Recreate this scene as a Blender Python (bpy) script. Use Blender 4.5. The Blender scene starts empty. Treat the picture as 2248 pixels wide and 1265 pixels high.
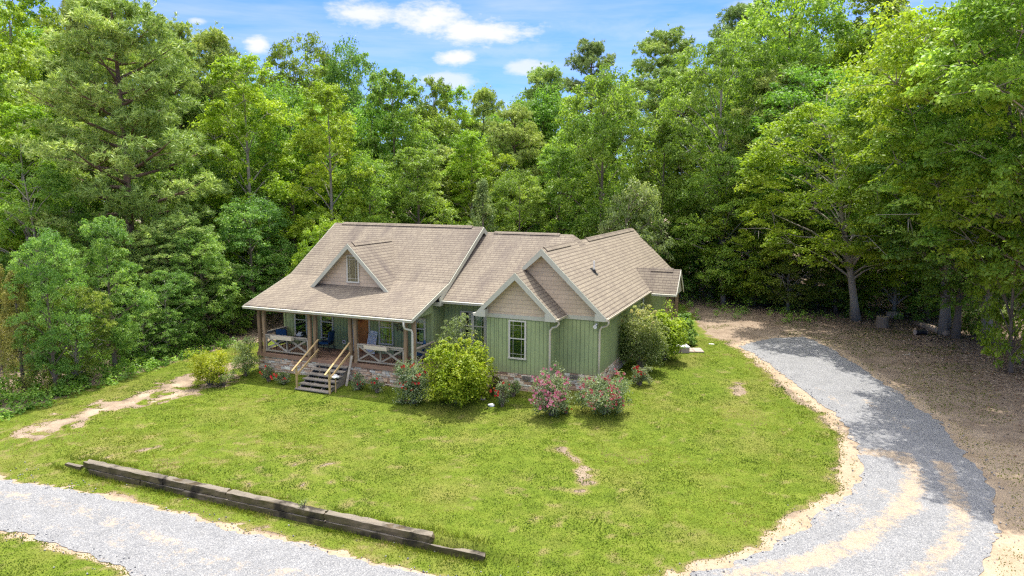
import bpy, bmesh, math, random
import numpy as np
from mathutils import Vector, Matrix
random.seed(7); RS = np.random.RandomState(11)
SC = bpy.context.scene
COL = SC.collection
# ------------------------------------------------------------------ camera
CAM = np.array([25.587, -29.603, 8.378]); YAW, PIT, ROLL, FPX = 0.3886, 0.1396, 0.0057, 1560.46
FW = np.array([-math.sin(YAW)*math.cos(PIT), math.cos(YAW)*math.cos(PIT), -math.sin(PIT)])
_r = np.array([math.cos(YAW), math.sin(YAW), 0.0]); _u = np.cross(_r, FW)
RT = _r*math.cos(ROLL)+_u*math.sin(ROLL); UP = -_r*math.sin(ROLL)+_u*math.cos(ROLL)
cam_data = bpy.data.cameras.new("camera"); cam = bpy.data.objects.new("camera", cam_data); COL.objects.link(cam)
cam.matrix_world = Matrix([[RT[0], UP[0], -FW[0], CAM[0]], [RT[1], UP[1], -FW[1], CAM[1]], [RT[2], UP[2], -FW[2], CAM[2]], [0, 0, 0, 1]])
cam_data.sensor_width = 36.0; cam_data.lens = FPX/2248*36.0; cam_data.clip_start = 0.1; cam_data.clip_end = 5000
SC.camera = cam
SUN_EL, SUN_AZ = math.radians(68), math.radians(-8)      # azimuth measured from +Y towards +X
# ------------------------------------------------------------------ node helpers
def nd(nt, typ, ins=None, **props):
    n = nt.nodes.new(typ)
    for k, v in props.items(): setattr(n, k, v)
    for k, v in (ins or {}).items():
        s = n.inputs[k]
        if isinstance(v, bpy.types.NodeSocket): nt.links.new(v, s)
        else: s.default_value = v
    return n
def col(c): return (c[0], c[1], c[2], 1.0)
def ramp(nt, fac, stops, interp='LINEAR'):
    n = nt.nodes.new('ShaderNodeValToRGB'); n.color_ramp.interpolation = interp
    e = n.color_ramp.elements
    while len(e) < len(stops): e.new(0.5)
    for i, (p, c) in enumerate(stops):
        e[i].position = p; e[i].color = col(c) if not isinstance(c, (int, float)) else (c, c, c, 1)
    nt.links.new(fac, n.inputs[0]); return n.outputs[0]
def mth(nt, op, a, b=0.0, c=None, clamp=False):
    n = nt.nodes.new('ShaderNodeMath'); n.operation = op; n.use_clamp = clamp
    for i, v in enumerate((a, b) if c is None else (a, b, c)):
        if isinstance(v, bpy.types.NodeSocket): nt.links.new(v, n.inputs[i])
        else: n.inputs[i].default_value = v
    return n.outputs[0]
def mixc(nt, fac, a, b, mode='MIX'):
    n = nt.nodes.new('ShaderNodeMix'); n.data_type = 'RGBA'; n.blend_type = mode
    for k, v in ((0, fac), (6, a), (7, b)):
        if isinstance(v, bpy.types.NodeSocket): nt.links.new(v, n.inputs[k])
        else: n.inputs[k].default_value = v if k == 0 else col(v)
    return n.outputs[2]
def noise(nt, vec, scale, detail=4.0, rough=0.55, out=0):
    n = nd(nt, 'ShaderNodeTexNoise', {'Scale': scale, 'Detail': detail, 'Roughness': rough})
    if vec is not None: nt.links.new(vec, n.inputs['Vector'])
    return n.outputs[out]
def mapping(nt, vec, scale=(1, 1, 1), rot=(0, 0, 0), loc=(0, 0, 0)):
    n = nd(nt, 'ShaderNodeMapping', {'Scale': scale, 'Rotation': rot, 'Location': loc}); nt.links.new(vec, n.inputs['Vector']); return n.outputs[0]
def new_mat(name):
    m = bpy.data.materials.new(name); m.use_nodes = True; nt = m.node_tree; nt.nodes.clear()
    out = nt.nodes.new('ShaderNodeOutputMaterial'); return m, nt, out
def finish(nt, out, color, rough=0.8, bump=None, bump_s=0.3, bump_d=0.02, spec=0.3, metal=0.0):
    p = nd(nt, 'ShaderNodeBsdfPrincipled', {'Roughness': rough, 'Specular IOR Level': spec, 'Metallic': metal})
    if isinstance(color, bpy.types.NodeSocket): nt.links.new(color, p.inputs['Base Color'])
    else: p.inputs['Base Color'].default_value = col(color)
    if bump is not None:
        b = nd(nt, 'ShaderNodeBump', {'Strength': bump_s, 'Distance': bump_d, 'Height': bump}); nt.links.new(b.outputs[0], p.inputs['Normal'])
    nt.links.new(p.outputs[0], out.inputs[0]); return p
# ------------------------------------------------------------------ world, sun, exposure
W = bpy.data.worlds.new("World"); SC.world = W; W.use_nodes = True
wt = W.node_tree; wt.nodes.clear()
wo = wt.nodes.new('ShaderNodeOutputWorld')
sky = wt.nodes.new('ShaderNodeTexSky'); sky.sky_type = 'NISHITA'; sky.sun_disc = False
sky.sun_elevation = SUN_EL; sky.sun_rotation = SUN_AZ; sky.altitude = 200; sky.air_density = 1.0; sky.dust_density = 0.6; sky.ozone_density = 2.2
tc = wt.nodes.new('ShaderNodeTexCoord'); sx = nd(wt, 'ShaderNodeSeparateXYZ', {'Vector': tc.outputs['Generated']})
az = mth(wt, 'ARCTAN2', sx.outputs[0], sx.outputs[1]); el = mth(wt, 'ARCSINE', sx.outputs[2])
cv = nd(wt, 'ShaderNodeCombineXYZ', {'X': mth(wt, 'MULTIPLY', az, 10.0), 'Y': mth(wt, 'MULTIPLY', el, 24.0)}).outputs[0]
cn = noise(wt, cv, 1.8, 9.0, 0.64)
def dirof(px, py):
    d = FW+RT*(px-1124)/FPX-UP*(py-632.5)/FPX; d = d/np.linalg.norm(d); return math.atan2(d[0], d[1]), math.asin(d[2])
tot = None
for px, py, wx, wy, dens in ((945, 42, 85, 34, 1), (1050, 70, 125, 32, 1), (800, 30, 68, 30, .95), (1003, 127, 50, 17, 1), (570, 100, 34, 22, 1), (1150, 148, 60, 16, .75), (985, 178, 70, 18, .7),
                             (1100, 110, 260, 26, .33), (1350, 60, 260, 40, .28), (700, 130, 260, 36, .26), (430, 46, 22, 8, .7), (1640, 12, 60, 14, .5), (900, 165, 200, 30, .3)):
    a0, e0 = dirof(px, py)
    dx = mth(wt, 'DIVIDE', mth(wt, 'SUBTRACT', az, a0), wx/FPX*1.25); dy = mth(wt, 'DIVIDE', mth(wt, 'SUBTRACT', el, e0), wy/FPX*1.25)
    dd = mth(wt, 'SQRT', mth(wt, 'ADD', mth(wt, 'MULTIPLY', dx, dx), mth(wt, 'MULTIPLY', dy, dy)))
    v = mth(wt, 'ADD', mth(wt, 'SUBTRACT', 1.0, dd), mth(wt, 'MULTIPLY', mth(wt, 'SUBTRACT', cn, 0.5), 1.9))
    mr = nd(wt, 'ShaderNodeMapRange', {'Value': v, 'From Min': 0.0, 'From Max': 0.75 if dens > .6 else 1.3, 'To Min': 0.0, 'To Max': dens}, interpolation_type='SMOOTHSTEP').outputs[0]
    tot = mr if tot is None else mth(wt, 'MAXIMUM', tot, mr)
thin = nd(wt, 'ShaderNodeMapRange', {'Value': noise(wt, mapping(wt, cv, (0.35, 1.3, 1)), 1.1, 5.0, 0.6), 'From Min': 0.36, 'From Max': 0.72, 'To Max': 0.36}).outputs[0]
tot = mth(wt, 'MAXIMUM', tot, thin)
skyc = mixc(wt, 1.0, sky.outputs[0], (0.27, 0.42, 0.80), 'MULTIPLY')
cloudc = (3.4, 3.45, 3.5)
# unseen bright cloud cover, added above the framed sky as neutral fill light
hi = nd(wt, 'ShaderNodeMapRange', {'Value': el, 'From Min': 0.42, 'From Max': 0.75}, interpolation_type='SMOOTHSTEP').outputs[0]
hn = nd(wt, 'ShaderNodeMapRange', {'Value': noise(wt, tc.outputs['Generated'], 3.2, 5.0, .55), 'From Min': .40, 'From Max': .60, 'To Max': 1.0}).outputs[0]
wcol = mixc(wt, mth(wt, 'MULTIPLY', hi, hn), mixc(wt, tot, skyc, cloudc), (16.0, 15.4, 14.4))
bg = nd(wt, 'ShaderNodeBackground', {'Color': wcol, 'Strength': 0.13}); wt.links.new(bg.outputs[0], wo.inputs[0])
sun_d = bpy.data.lights.new("sun", 'SUN'); sun_d.energy = 3.5; sun_d.angle = math.radians(0.55); sun_d.color = (1.0, 0.95, 0.87)
sun = bpy.data.objects.new("sun", sun_d); COL.objects.link(sun)
SD = Vector((math.sin(SUN_AZ)*math.cos(SUN_EL), math.cos(SUN_AZ)*math.cos(SUN_EL), math.sin(SUN_EL)))
sun.rotation_euler = (-SD).to_track_quat('-Z', 'Y').to_euler(); sun.location = (0, 60, 80)
SC.view_settings.view_transform = 'Standard'; SC.view_settings.look = 'None'; SC.view_settings.exposure = 1.2; SC.view_settings.gamma = 1.0
try:
    SC.cycles.max_bounces = 8; SC.cycles.transparent_max_bounces = 8; SC.cycles.diffuse_bounces = 3; SC.cycles.glossy_bounces = 2; SC.cycles.transmission_bounces = 3
    SC.cycles.use_denoising = False; SC.cycles.filter_width = 1.3
except Exception: pass
# ------------------------------------------------------------------ object helpers
def tag(o, label=None, cat=None, group=None, kind=None):
    if label: o['label'] = label
    if cat: o['category'] = cat
    if group: o['group'] = group
    if kind: o['kind'] = kind
    return o
def empty(name, loc=(0, 0, 0), rz=0.0, label=None, cat=None, group=None):
    o = bpy.data.objects.new(name, None); COL.objects.link(o); o.location = loc; o.rotation_euler = (0, 0, rz); o.empty_display_size = 0.2
    return tag(o, label, cat, group)
def link(name, me, parent=None):
    o = bpy.data.objects.new(name, me); COL.objects.link(o)
    if parent is not None: o.parent = parent
    return o
def auto_uv(me):
    uv = me.uv_layers.new(name='uv'); n = len(me.loops); data = np.zeros((n, 2), np.float32)
    for p in me.polygons:
        nn = p.normal
        t = Vector((0, 0, 1)).cross(nn)
        t = Vector((1, 0, 0)) if t.length < 1e-4 else t.normalized()
        b = nn.cross(t)
        for li in p.loop_indices:
            c = me.vertices[me.loops[li].vertex_index].co; data[li] = (c.dot(t), c.dot(b))
    uv.data.foreach_set('uv', data.ravel())
class MB:
    """collects faces of one mesh, each with a material slot and a random tint"""
    def __init__(s): s.v = []; s.f = []; s.m = []; s.t = []
    def add(s, vs, fs, mi=0, tint=None):
        o = len(s.v); s.v += [tuple(map(float, q)) for q in vs]; t = random.random() if tint is None else tint
        for f in fs: s.f.append([i+o for i in f]); s.m.append(mi); s.t.append(t)
    def box(s, x0, x1, y0, y1, z0, z1, mi=0, tint=None, jit=0.0):
        vs = [(x, y, z) for z in (z0, z1) for y in (y0, y1) for x in (x0, x1)]
        if jit: vs = [tuple(c+random.uniform(-jit, jit) for c in v) for v in vs]
        s.add(vs, [(0, 2, 3, 1), (4, 5, 7, 6), (0, 1, 5, 4), (2, 6, 7, 3), (0, 4, 6, 2), (1, 3, 7, 5)], mi, tint)
    def beam(s, p, q, w, h, mi=0, tint=None, up=(0, 0, 1)):
        """bar from p to q: w across (horizontal), h along up"""
        p, q = Vector(p), Vector(q); d = (q-p).normalized(); a = d.cross(Vector(up))
        a = Vector((1, 0, 0)) if a.length < 1e-4 else a.normalized(); b = a.cross(d).normalized()
        vs = [e+a*w/2*i+b*h/2*j for e in (p, q) for j in (-1, 1) for i in (-1, 1)]
        s.add(vs, [(0, 1, 3, 2), (4, 6, 7, 5), (0, 4, 5, 1), (2, 3, 7, 6), (0, 2, 6, 4), (1, 5, 7, 3)], mi, tint)
    def prism(s, poly, d, mi=0, tint=None):
        """polygon (3-D, planar) extruded by vector d"""
        d = Vector(d); n = len(poly); a = [Vector(p) for p in poly]; b = [p+d for p in a]
        s.add(a+b, [tuple(range(n))[::-1], tuple(range(n, 2*n))]+[(i, (i+1) % n, n+(i+1) % n, n+i) for i in range(n)], mi, tint)
    def tube(s, pts, rad, seg=8, mi=0, cap=True, tint=None):
        pts = [Vector(p) for p in pts]; rad = [rad]*len(pts) if isinstance(rad, (int, float)) else rad
        rings = []; ref = None
        for i, p in enumerate(pts):
            d = (pts[min(i+1, len(pts)-1)]-pts[max(i-1, 0)]).normalized()
            if ref is None: ref = d.orthogonal().normalized()
            ref = (ref-d*ref.dot(d)); ref = ref.normalized() if ref.length > 1e-5 else d.orthogonal().normalized()
            bt = d.cross(ref)
            rings.append([p+(ref*math.cos(2*math.pi*k/seg)+bt*math.sin(2*math.pi*k/seg))*rad[i] for k in range(seg)])
        fs = []
        for i in range(len(pts)-1):
            for k in range(seg): fs.append((i*seg+k, i*seg+(k+1) % seg, (i+1)*seg+(k+1) % seg, (i+1)*seg+k))
        if cap: fs += [tuple(range(seg))[::-1], tuple(range((len(pts)-1)*seg, len(pts)*seg))]
        s.add([v for r in rings for v in r], fs, mi, tint)
    def mesh(s, name, mats, smooth=False, bevel=0.0):
        me = bpy.data.meshes.new(name); me.from_pydata(s.v, [], s.f)
        for m in (mats if isinstance(mats, (list, tuple)) else [mats]): me.materials.append(m)
        bm = bmesh.new(); bm.from_mesh(me); bmesh.ops.recalc_face_normals(bm, faces=bm.faces); bm.to_mesh(me); bm.free()
        me.polygons.foreach_set('material_index', s.m)
        at = me.attributes.new('tint', 'FLOAT', 'FACE'); at.data.foreach_set('value', s.t)
        if smooth: me.polygons.foreach_set('use_smooth', [True]*len(me.polygons))
        me.update(); auto_uv(me); return me
    def build(s, name, mats, parent=None, smooth=False, bevel=0.0):
        o = link(name, s.mesh(name, mats, smooth), parent)
        if bevel:
            b = o.modifiers.new('bevel', 'BEVEL'); b.width = bevel; b.segments = 2; b.limit_method = 'ANGLE'
        return o
def np_mesh(name, V, F, mats, attrs=None, smooth=False):
    me = bpy.data.meshes.new(name); V = np.asarray(V, np.float32); F = np.asarray(F, np.int32); k = F.shape[1]
    me.vertices.add(len(V)); me.vertices.foreach_set('co', V.ravel())
    me.loops.add(F.size); me.loops.foreach_set('vertex_index', F.ravel())
    me.polygons.add(len(F)); me.polygons.foreach_set('loop_start', np.arange(0, F.size, k, dtype=np.int32)); me.polygons.foreach_set('loop_total', np.full(len(F), k, np.int32))
    for m in (mats if isinstance(mats, (list, tuple)) else [mats]): me.materials.append(m)
    me.update(calc_edges=True)
    for an, (dom, val) in (attrs or {}).items():
        a = me.attributes.new(an, 'FLOAT', dom); a.data.foreach_set('value', np.asarray(val, np.float32))
    if smooth: me.polygons.foreach_set('use_smooth', np.ones(len(F), bool))
    return me
# ------------------------------------------------------------------ numpy noise, ground form
def _hash(ix, iy, seed):
    h = (ix.astype(np.int64)*374761393+iy.astype(np.int64)*668265263+seed*974711) & 0x7fffffff
    h = ((h ^ (h >> 13))*1274126177) & 0x7fffffff
    return ((h ^ (h >> 16)) & 0xffff)/65535.0
def vnoise(x, y, seed=0):
    x, y = np.asarray(x, float), np.asarray(y, float); ix, iy = np.floor(x), np.floor(y); fx, fy = x-ix, y-iy
    fx, fy = fx*fx*(3-2*fx), fy*fy*(3-2*fy)
    a, b, c, d = _hash(ix, iy, seed), _hash(ix+1, iy, seed), _hash(ix, iy+1, seed), _hash(ix+1, iy+1, seed)
    return (a*(1-fx)+b*fx)*(1-fy)+(c*(1-fx)+d*fx)*fy
def fbm(x, y, seed=0, oct=4):
    t, amp, n = 0.0, 0.5, 0.0
    for i in range(oct): t = t+amp*vnoise(np.asarray(x)*2**i, np.asarray(y)*2**i, seed+i*17); n += amp; amp *= .5
    return t/n-0.5
def sst(a, b, x): t = np.clip((np.asarray(x, float)-a)/(b-a), 0, 1); return t*t*(3-2*t)
WALLY0, WALLY1 = -13.5, -13.25            # the timber retaining wall sits in this step
def gz(x, y):
    x, y = np.asarray(x, float), np.asarray(y, float)
    z = -1.02+0.22*sst(-4.5, -1.5, y)*sst(-6, 2, x)
    z = z+0.36*sst(14, 19, x)*sst(-1, 10, y)+0.15*sst(8, 20, y)
    z = z-0.10*sst(-6, -13, y)
    inw = sst(1.5, 3.4, x)*(1-sst(17.6, 20.5, x))
    step = np.where(y <= WALLY0+1e-4, 1.0, np.where(y >= WALLY1-1e-4, 0.0, (WALLY1-y)/(WALLY1-WALLY0)))
    slope = sst(-11.0, -15.6, y)
    z = z-0.36*(inw*step+(1-inw)*slope)
    z = z+0.05*fbm(x*.35, y*.35, 5, 3)+sst(38, 90, np.hypot(x-8, y-2))*fbm(x*.03, y*.03, 9, 2)*2.0
    return z
def ray(px, py): return FW+RT*(px-1124)/FPX-UP*(py-632.5)/FPX
def ground(px, py):
    d = ray(px, py); z = -1.0
    for _ in range(12):
        t = (z-CAM[2])/d[2]; p = CAM+d*t; z = float(gz(p[0], p[1]))
    return np.array([p[0], p[1], z])
def at(px, depth):
    """point on the ground seen at picture column px, depth metres ahead of the camera"""
    d = ray(px, 420); d = d/(d[0]*-math.sin(YAW)+d[1]*math.cos(YAW)); p = CAM+d*depth; return float(p[0]), float(p[1])
def z_at(px, py, depth):
    d = ray(px, py); d = d/(d[0]*-math.sin(YAW)+d[1]*math.cos(YAW)); return float((CAM+d*depth)[2])
def outline(pts): return np.array([ground(*p)[:2] for p in pts])
def sdf(poly, X, Y):
    """signed distance, positive inside"""
    P = np.stack([X, Y], -1); d2 = np.full(X.shape, 1e18); ins = np.zeros(X.shape, bool); n = len(poly)
    for i in range(n):
        a, b = poly[i], poly[(i+1) % n]; e = b-a; w = P-a
        t = np.clip((w@e)/(e@e+1e-12), 0, 1); q = w-t[..., None]*e; d2 = np.minimum(d2, (q**2).sum(-1))
        c = (a[1] > Y) != (b[1] > Y)
        with np.errstate(divide='ignore', invalid='ignore'): xi = a[0]+(Y-a[1])/(b[1]-a[1]+1e-12)*(b[0]-a[0])
        ins ^= c & (X < xi)
    return np.where(ins, 1, -1)*np.sqrt(d2)
def dline(line, X, Y):
    P = np.stack([X, Y], -1); d2 = np.full(X.shape, 1e18)
    for a, b in zip(line[:-1], line[1:]):
        e = b-a; w = P-a; t = np.clip((w@e)/(e@e+1e-12), 0, 1); q = w-t[..., None]*e; d2 = np.minimum(d2, (q**2).sum(-1))
    return np.sqrt(d2)
# ------------------------------------------------------------------ materials
def geo_pos(nt): return nd(nt, 'ShaderNodeNewGeometry').outputs['Position']
def uvs(nt): return nd(nt, 'ShaderNodeUVMap', uv_map='uv').outputs[0]
def attr(nt, name): return nd(nt, 'ShaderNodeAttribute', attribute_name=name).outputs['Fac']
def m_plain(name, c, rough=0.7, var=0.25, scale=6.0, spec=0.3, metal=0.0, bump=0.15):
    m, nt, out = new_mat(name); p = nd(nt, 'ShaderNodeTexCoord').outputs['Object']
    n = noise(nt, p, scale, 5.0, .65)
    c2 = ramp(nt, n, [(0.25, tuple(x*(1-var) for x in c)), (0.75, tuple(min(1, x*(1+var)) for x in c))])
    finish(nt, out, c2, rough, n, bump, 0.01, spec, metal); return m
def m_roof(name, stain, tone):
    m, nt, out = new_mat(name); uv = uvs(nt); p = geo_pos(nt)
    br = nd(nt, 'ShaderNodeTexBrick', {'Vector': uv, 'Color1': col(tuple(v*tone for v in (0.258, 0.222, 0.166))), 'Color2': col(tuple(v*tone for v in (0.198, 0.168, 0.126))), 'Mortar': col((0.085, 0.062, 0.055)), 'Scale': 1.0, 'Mortar Size': 0.013, 'Mortar Smooth': 0.35, 'Bias': -0.1, 'Brick Width': 0.32, 'Row Height': 0.19}, offset=0.43, offset_frequency=3, squash=0.7, squash_frequency=5)
    sp = nd(nt, 'ShaderNodeSeparateXYZ', {'Vector': uv})
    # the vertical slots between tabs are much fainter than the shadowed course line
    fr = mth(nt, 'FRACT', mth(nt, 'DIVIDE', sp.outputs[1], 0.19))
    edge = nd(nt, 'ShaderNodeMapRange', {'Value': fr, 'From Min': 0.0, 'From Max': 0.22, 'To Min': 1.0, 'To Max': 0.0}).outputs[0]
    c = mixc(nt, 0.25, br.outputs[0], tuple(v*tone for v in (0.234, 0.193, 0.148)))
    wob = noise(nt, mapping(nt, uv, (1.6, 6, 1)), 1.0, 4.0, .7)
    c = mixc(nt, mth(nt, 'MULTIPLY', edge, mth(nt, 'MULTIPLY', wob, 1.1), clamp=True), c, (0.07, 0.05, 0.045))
    n1 = noise(nt, p, 0.55, 5.0, .6); n2 = noise(nt, mapping(nt, uv, (1.1, 0.22, 1)), 1.0, 5.0, .62); n3 = noise(nt, p, 60.0, 2.0, .6)
    st = mth(nt, 'MULTIPLY', nd(nt, 'ShaderNodeMapRange', {'Value': n2, 'From Min': .44, 'From Max': .72}).outputs[0], nd(nt, 'ShaderNodeMapRange', {'Value': n1, 'From Min': .34, 'From Max': .58}).outputs[0])
    c = mixc(nt, mth(nt, 'MULTIPLY', st, stain), c, (0.105, 0.085, 0.075))
    c = mixc(nt, 1.0, c, ramp(nt, n3, [(0.2, .80), (0.8, 1.2)]), 'MULTIPLY')
    hgt = mth(nt, 'ADD', mth(nt, 'SUBTRACT', 1.0, edge), mth(nt, 'MULTIPLY', n3, .5))
    finish(nt, out, c, 0.92, hgt, 0.5, 0.02, 0.2); return m
def m_siding(name, c, step=0.2):
    m, nt, out = new_mat(name); uv = uvs(nt); sp = nd(nt, 'ShaderNodeSeparateXYZ', {'Vector': uv})
    fr = mth(nt, 'FRACT', mth(nt, 'DIVIDE', sp.outputs[0], step))
    g = nd(nt, 'ShaderNodeMapRange', {'Value': mth(nt, 'ABSOLUTE', mth(nt, 'SUBTRACT', fr, 0.5)), 'From Min': 0.03, 'From Max': 0.075}).outputs[0]
    fr2 = mth(nt, 'FRACT', mth(nt, 'DIVIDE', sp.outputs[0], 1.22))
    g2 = nd(nt, 'ShaderNodeMapRange', {'Value': mth(nt, 'ABSOLUTE', mth(nt, 'SUBTRACT', fr2, 0.5)), 'From Min': 0.003, 'From Max': 0.008}).outputs[0]
    grain = noise(nt, mapping(nt, uv, (60, 2.2, 1)), 1.0, 4.0, .7); big = noise(nt, geo_pos(nt), .9, 4.0, .6)
    cc = ramp(nt, big, [(0.3, tuple(x*.86 for x in c)), (0.7, tuple(x*1.1 for x in c))])
    cc = mixc(nt, 1.0, cc, ramp(nt, grain, [(0.25, .84), (0.75, 1.12)]), 'MULTIPLY')
    cc = mixc(nt, 1.0, cc, ramp(nt, mth(nt, 'MULTIPLY', g, g2), [(0, .42), (1, 1.0)]), 'MULTIPLY')
    zz = nd(nt, 'ShaderNodeSeparateXYZ', {'Vector': geo_pos(nt)}).outputs[2]; sp2 = nd(nt, 'ShaderNodeMapRange', {'Value': mth(nt, 'ADD', zz, mth(nt, 'MULTIPLY', mth(nt, 'SUBTRACT', noise(nt, mapping(nt, geo_pos(nt), (3, 3, .6)), 1.0, 4.0, .7), .5), .9)), 'From Min': -.1, 'From Max': .45, 'To Min': .42, 'To Max': 0.0}).outputs[0]
    cc = mixc(nt, sp2, cc, (.26, .235, .16))
    h = mth(nt, 'ADD', mth(nt, 'MULTIPLY', g, 1.0), mth(nt, 'MULTIPLY', grain, .25))
    finish(nt, out, cc, 0.75, h, 0.5, 0.012, 0.25); return m
def m_shake(name, c):
    m, nt, out = new_mat(name); uv = uvs(nt)
    br = nd(nt, 'ShaderNodeTexBrick', {'Vector': uv, 'Color1': col(tuple(x*1.06 for x in c)), 'Color2': col(tuple(x*.93 for x in c)), 'Mortar': col(tuple(x*.62 for x in c)), 'Scale': 1.0, 'Mortar Size': 0.006, 'Mortar Smooth': .2, 'Bias': 0.0, 'Brick Width': 0.55, 'Row Height': 0.2}, offset=0.37, offset_frequency=2)
    sp = nd(nt, 'ShaderNodeSeparateXYZ', {'Vector': uv}); fr = mth(nt, 'FRACT', mth(nt, 'DIVIDE', sp.outputs[1], 0.2))
    e = nd(nt, 'ShaderNodeMapRange', {'Value': fr, 'From Min': 0.0, 'From Max': 0.10, 'To Min': 1.0, 'To Max': 0.0}).outputs[0]
    gr = noise(nt, mapping(nt, uv, (55, 1.5, 1)), 1.0, 3.0, .6)
    c2 = mixc(nt, mth(nt, 'MULTIPLY', e, .75), br.outputs[0], tuple(x*.36 for x in c))
    c2 = mixc(nt, 1.0, c2, ramp(nt, gr, [(0.2, .86), (0.8, 1.1)]), 'MULTIPLY')
    finish(nt, out, c2, 0.8, mth(nt, 'ADD', fr, mth(nt, 'MULTIPLY', gr, .3)), 0.3, 0.02, .2); return m
def m_tint(name, stops, rough=.85, nscale=14.0, bump=.5, spec=.2):
    """colour picked by each piece's own tint, with fine grain"""
    m, nt, out = new_mat(name); t = attr(nt, 'tint'); c = ramp(nt, t, stops); p = nd(nt, 'ShaderNodeTexCoord').outputs['Object']
    n = noise(nt, p, nscale, 5.0, .65)
    c = mixc(nt, 1.0, c, ramp(nt, n, [(0.25, .7), (0.75, 1.25)]), 'MULTIPLY'); finish(nt, out, c, rough, n, bump, .015, spec); return m
def m_wood(name, c, var=.35, stretch=(3, 3, 30), stain=0.0, staincol=(.03, .025, .018), moss=None):
    m, nt, out = new_mat(name); p = nd(nt, 'ShaderNodeTexCoord').outputs['Object']
    g = noise(nt, mapping(nt, p, stretch), 1.0, 5.0, .7); t = attr(nt, 'tint')
    cc = ramp(nt, g, [(0.25, tuple(x*(1-var) for x in c)), (0.75, tuple(min(1, x*(1+var)) for x in c))])
    cc = mixc(nt, 1.0, cc, ramp(nt, t, [(0, .82), (1, 1.16)]), 'MULTIPLY')
    if moss:
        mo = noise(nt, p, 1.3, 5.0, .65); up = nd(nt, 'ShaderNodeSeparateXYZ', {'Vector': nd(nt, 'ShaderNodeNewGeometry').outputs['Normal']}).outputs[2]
        f = mth(nt, 'MULTIPLY', nd(nt, 'ShaderNodeMapRange', {'Value': mo, 'From Min': .36, 'From Max': .62}).outputs[0], mth(nt, 'SUBTRACT', 1.0, mth(nt, 'MULTIPLY', up, .9, clamp=True), clamp=True))
        cc = mixc(nt, f, cc, moss)
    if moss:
        cc = mixc(nt, mth(nt, 'MULTIPLY', mth(nt, 'GREATER_THAN', up, .75), .7), cc, mixc(nt, g, (.09, .078, .06), (.26, .235, .195)))  # up-facing tops paler: weathering, plus a sunlit tone put into the colour
    if stain:
        s = noise(nt, mapping(nt, p, (1.0, 1.0, 1.0)), 1.1, 4.0, .6)
        f = nd(nt, 'ShaderNodeMapRange', {'Value': s, 'From Min': .50, 'From Max': .60, 'To Max': stain}).outputs[0]
        cc = mixc(nt, f, cc, staincol)
    finish(nt, out, cc, .85, g, .6, .012, .2); return m
M = {}
M['roof'] = m_roof('weathered_roof_shingles', .85, .93); M['roof_light'] = m_roof('wing_roof_shingles', .45, 1.1)
M['green'] = m_siding('green_siding', (0.318, 0.382, 0.178))
M['shake'] = m_shake('tan_shake_siding', (0.58, 0.465, 0.325))
M['trim'] = m_plain('beige_trim', (0.55, 0.53, 0.44), .55, .07, 3.0)
M['greytrim'] = m_plain('greige_fascia', (0.44, 0.44, 0.35), .6, .08, 3.0)
M['soffit'] = m_plain('soffit_board', (0.40, 0.39, 0.33), .7, .1, 3.0)
M['spout'] = m_plain('downspout_paint', (0.52, 0.47, 0.36), .45, .06, 3.0, .4)
M['dark'] = m_plain('dark_metal', (0.02, 0.02, 0.022), .5, .2)
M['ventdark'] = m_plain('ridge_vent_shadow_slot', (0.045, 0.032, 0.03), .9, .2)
M['post'] = m_wood('weathered_post_wood', (0.255, 0.175, 0.105), .45, (9, 9, 1.2))
M['greywood'] = m_wood('grey_weathered_wood', (0.34, 0.30, 0.245), .35, (2.5, 10, 10))
M['stepwood'] = m_wood('grey_step_wood', (0.255, 0.225, 0.185), .35, (2.5, 10, 10))
M['newwood'] = m_wood('yellow_new_lumber', (0.50, 0.36, 0.17), .22, (5, 5, 2))
M['palewood'] = m_wood('pale_board', (0.58, 0.50, 0.37), .2, (3, 12, 12))
M['deck'] = m_wood('brown_deck_boards', (0.27, 0.165, 0.11), .25, (1.2, 14, 14))
M['door'] = m_wood('stained_door_wood', (0.36, 0.145, 0.045), .25, (10, 10, 1.5))
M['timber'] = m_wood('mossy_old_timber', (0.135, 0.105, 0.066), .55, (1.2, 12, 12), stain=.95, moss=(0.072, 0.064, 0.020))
M['stone'] = m_tint('ledge_stone', [(0, (0.260, 0.169, 0.117)), (.2, (0.520, 0.338, 0.227)), (.4, (0.650, 0.481, 0.338)), (.6, (0.468, 0.390, 0.319)), (.8, (0.754, 0.650, 0.507)), (.93, (0.598, 0.572, 0.507)), (1, (0.850, 0.832, 0.702))], .9, 9.0, .8)
M['mortar'] = m_plain('stone_mortar', (0.13, 0.105, 0.085), .95, .3, 20)
M['concrete'] = m_plain('concrete_paver', (0.36, 0.29, 0.245), .9, .2, 12)
M['white'] = m_plain('white_paint', (0.78, 0.77, 0.74), .5, .05)
M['blue'] = m_plain('blue_cushion_fabric', (0.012, 0.058, 0.15), .9, .3, 25)
M['star'] = m_plain('rusty_star_metal', (0.10, 0.075, 0.05), .6, .3, 12)
M['unlit_backing'] = m_plain('unlit_room_panel', (0.02, 0.022, 0.02), .9, .2)  # flat panel on the wall; the unlit room's shade is put into its colour
M['curtain'] = m_plain('pale_curtain', (0.52, 0.56, 0.48), .9, .12, 8)
M['shade'] = m_plain('drawn_green_shade', (0.10, 0.14, 0.05), .9, .12, 8)
M['pipe'] = m_plain('white_vent_pipe', (0.68, 0.67, 0.63), .45, .06)
M['wreath'] = m_tint('orange_wreath', [(0, (.28, .05, .02)), (1, (.45, .16, .05))])
M['ink'] = m_tint('sign_ink', [(0, (.015, .02, .05)), (.5, (.03, .05, .15)), (.75, (.02, .02, .02)), (1, (.05, .17, .24))])
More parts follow.
